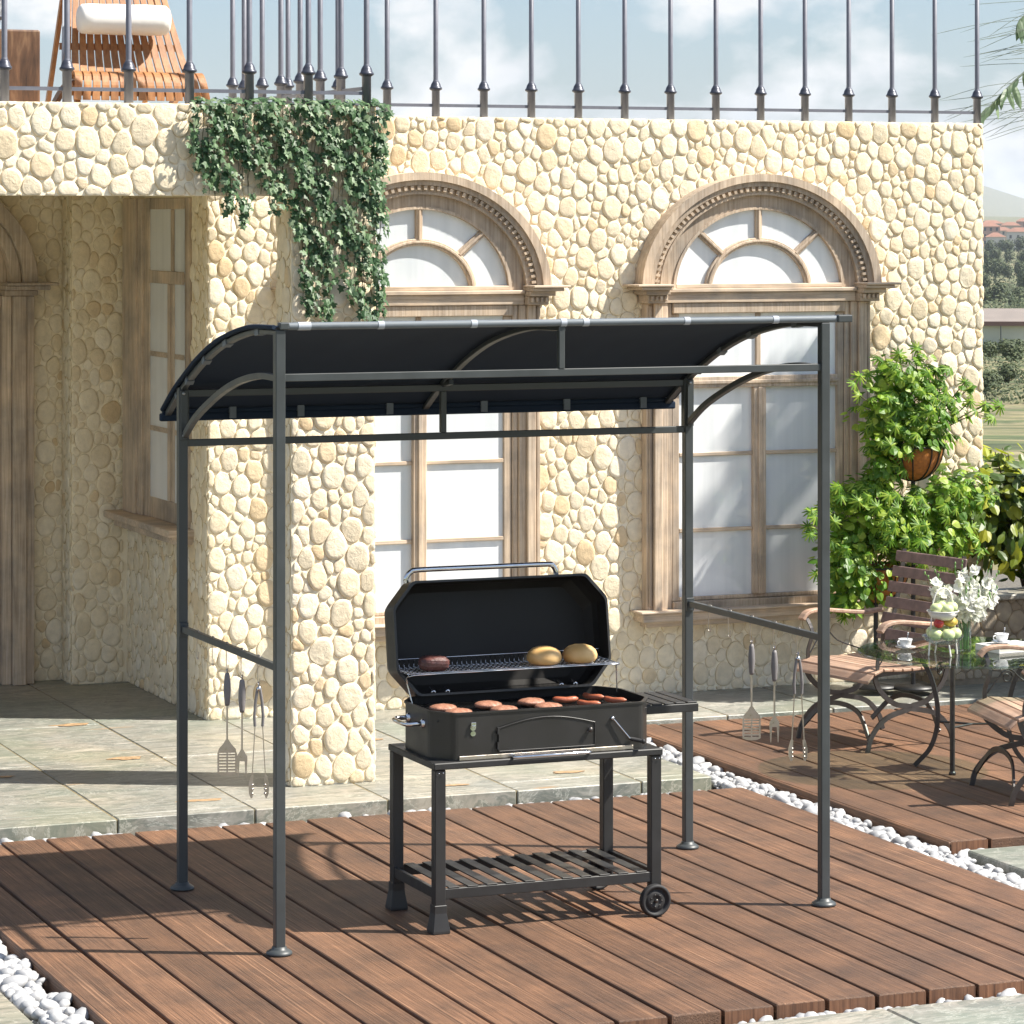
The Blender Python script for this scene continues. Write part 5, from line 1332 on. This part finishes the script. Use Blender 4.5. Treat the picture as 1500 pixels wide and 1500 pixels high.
# ------------------------------------------------------------------ haze
if HAZE:
    hm_=bpy.data.materials.new('valley_haze'); hm_.use_nodes=True; hn=hm_.node_tree; hn.nodes.clear()
    ho=hn.nodes.new('ShaderNodeOutputMaterial'); pv_=hn.nodes.new('ShaderNodeVolumePrincipled'); pv_.inputs['Density'].default_value=HAZE; pv_.inputs['Color'].default_value=(.80,.88,1,1); pv_.inputs['Anisotropy'].default_value=.0
    hn.links.new(pv_.outputs[0],ho.inputs['Volume'])
    zs=[v.co.z for v in ground.data.vertices]
    hb=MB(); hb.box(-9300,9300,-9300,9300,min(zs)-1,max(max(zs),8)+2); hb.build('haze',hm_,loc=(0,0,0),kind='stuff',label='thin bluish haze over the far valley and hills',cat='haze')
# ------------------------------------------------------------------ light, sky, camera
W=bpy.data.worlds.new('World'); bpy.context.scene.world=W; W.use_nodes=True
nt=W.node_tree; N=nt.nodes; bg=N['Background']
sky=N.new('ShaderNodeTexSky'); sky.sky_type='NISHITA'; sky.sun_disc=False; sky.sun_elevation=R(50)
sky.sun_rotation=math.atan2(SUN_TO.x,SUN_TO.y); sky.air_density=1.0; sky.dust_density=.6; sky.ozone_density=1.2
tc_=N.new('ShaderNodeTexCoord'); mp_=N.new('ShaderNodeMapping'); mp_.inputs['Scale'].default_value=(1,1,1.7); mp_.inputs['Location'].default_value=(.35,.2,.0)
nt.links.new(tc_.outputs['Generated'],mp_.inputs['Vector'])
ns=N.new('ShaderNodeTexNoise'); ns.inputs['Scale'].default_value=11; ns.inputs['Detail'].default_value=7; ns.inputs['Roughness'].default_value=.52; ns.inputs['Distortion'].default_value=.2
nt.links.new(mp_.outputs[0],ns.inputs['Vector'])
rp=N.new('ShaderNodeValToRGB'); rp.color_ramp.elements[0].position=.515; rp.color_ramp.elements[1].position=.60; rp.color_ramp.elements[0].color=(0,0,0,1); rp.color_ramp.elements[1].color=(.9,.9,.9,1)
nt.links.new(ns.outputs[0],rp.inputs[0])
ns2=N.new('ShaderNodeTexNoise'); ns2.inputs['Scale'].default_value=26; ns2.inputs['Detail'].default_value=5; nt.links.new(mp_.outputs[0],ns2.inputs['Vector'])
rp2=N.new('ShaderNodeValToRGB'); rp2.color_ramp.elements[0].position=.3; rp2.color_ramp.elements[1].position=.65; rp2.color_ramp.elements[0].color=(4.7,4.9,5.1,1); rp2.color_ramp.elements[1].color=(6.3,6.2,6.1,1)
nt.links.new(ns2.outputs[0],rp2.inputs[0])
hs=N.new('ShaderNodeMix'); hs.data_type='RGBA'; hs.blend_type='MULTIPLY'; hs.inputs[0].default_value=1; hs.inputs[7].default_value=SKYTINT
sx=N.new('ShaderNodeSeparateXYZ'); nt.links.new(tc_.outputs['Generated'],sx.inputs[0])
rh=N.new('ShaderNodeValToRGB'); rh.color_ramp.elements[0].position=0; rh.color_ramp.elements[0].color=HORC; rh.color_ramp.elements[1].position=.35; rh.color_ramp.elements[1].color=(1,1,1,1)
nt.links.new(sx.outputs[2],rh.inputs[0]); hm=N.new('ShaderNodeMix'); hm.data_type='RGBA'; hm.blend_type='MULTIPLY'; hm.inputs[0].default_value=1
nt.links.new(sky.outputs[0],hm.inputs[6]); nt.links.new(rh.outputs[0],hm.inputs[7]); nt.links.new(hm.outputs[2],hs.inputs[6])
mx=N.new('ShaderNodeMix'); mx.data_type='RGBA'; nt.links.new(rp.outputs[0],mx.inputs[0]); nt.links.new(hs.outputs[2],mx.inputs[6]); nt.links.new(rp2.outputs[0],mx.inputs[7])
nt.links.new(mx.outputs[2],bg.inputs[0]); bg.inputs[1].default_value=SKYSTR
sl=bpy.data.lights.new('sun','SUN'); sl.energy=SUNSTR; sl.angle=R(.9); sl.color=(1,.945,.85)
so=bpy.data.objects.new('sun',sl); C.objects.link(so); so.rotation_euler=(-SUN_TO).to_track_quat('-Z','Y').to_euler(); so.location=(8,-6,12)
cam=bpy.data.cameras.new('camera'); co=bpy.data.objects.new('camera',cam); C.objects.link(co)
cam.sensor_width=36; cam.sensor_fit='HORIZONTAL'; cam.lens=FF/1500*36; cam.shift_y=-(750-315)/1500; cam.clip_start=.1; cam.clip_end=30000
co.location=(CAMX,CAMY,CAMZ); co.rotation_euler=(R(90),0,-TH)
sc=bpy.context.scene; sc.camera=co
sc.view_settings.view_transform='Standard'; sc.view_settings.look='None'; sc.view_settings.exposure=EXPO; sc.view_settings.gamma=1
sc.render.resolution_x=1024; sc.render.resolution_y=1024
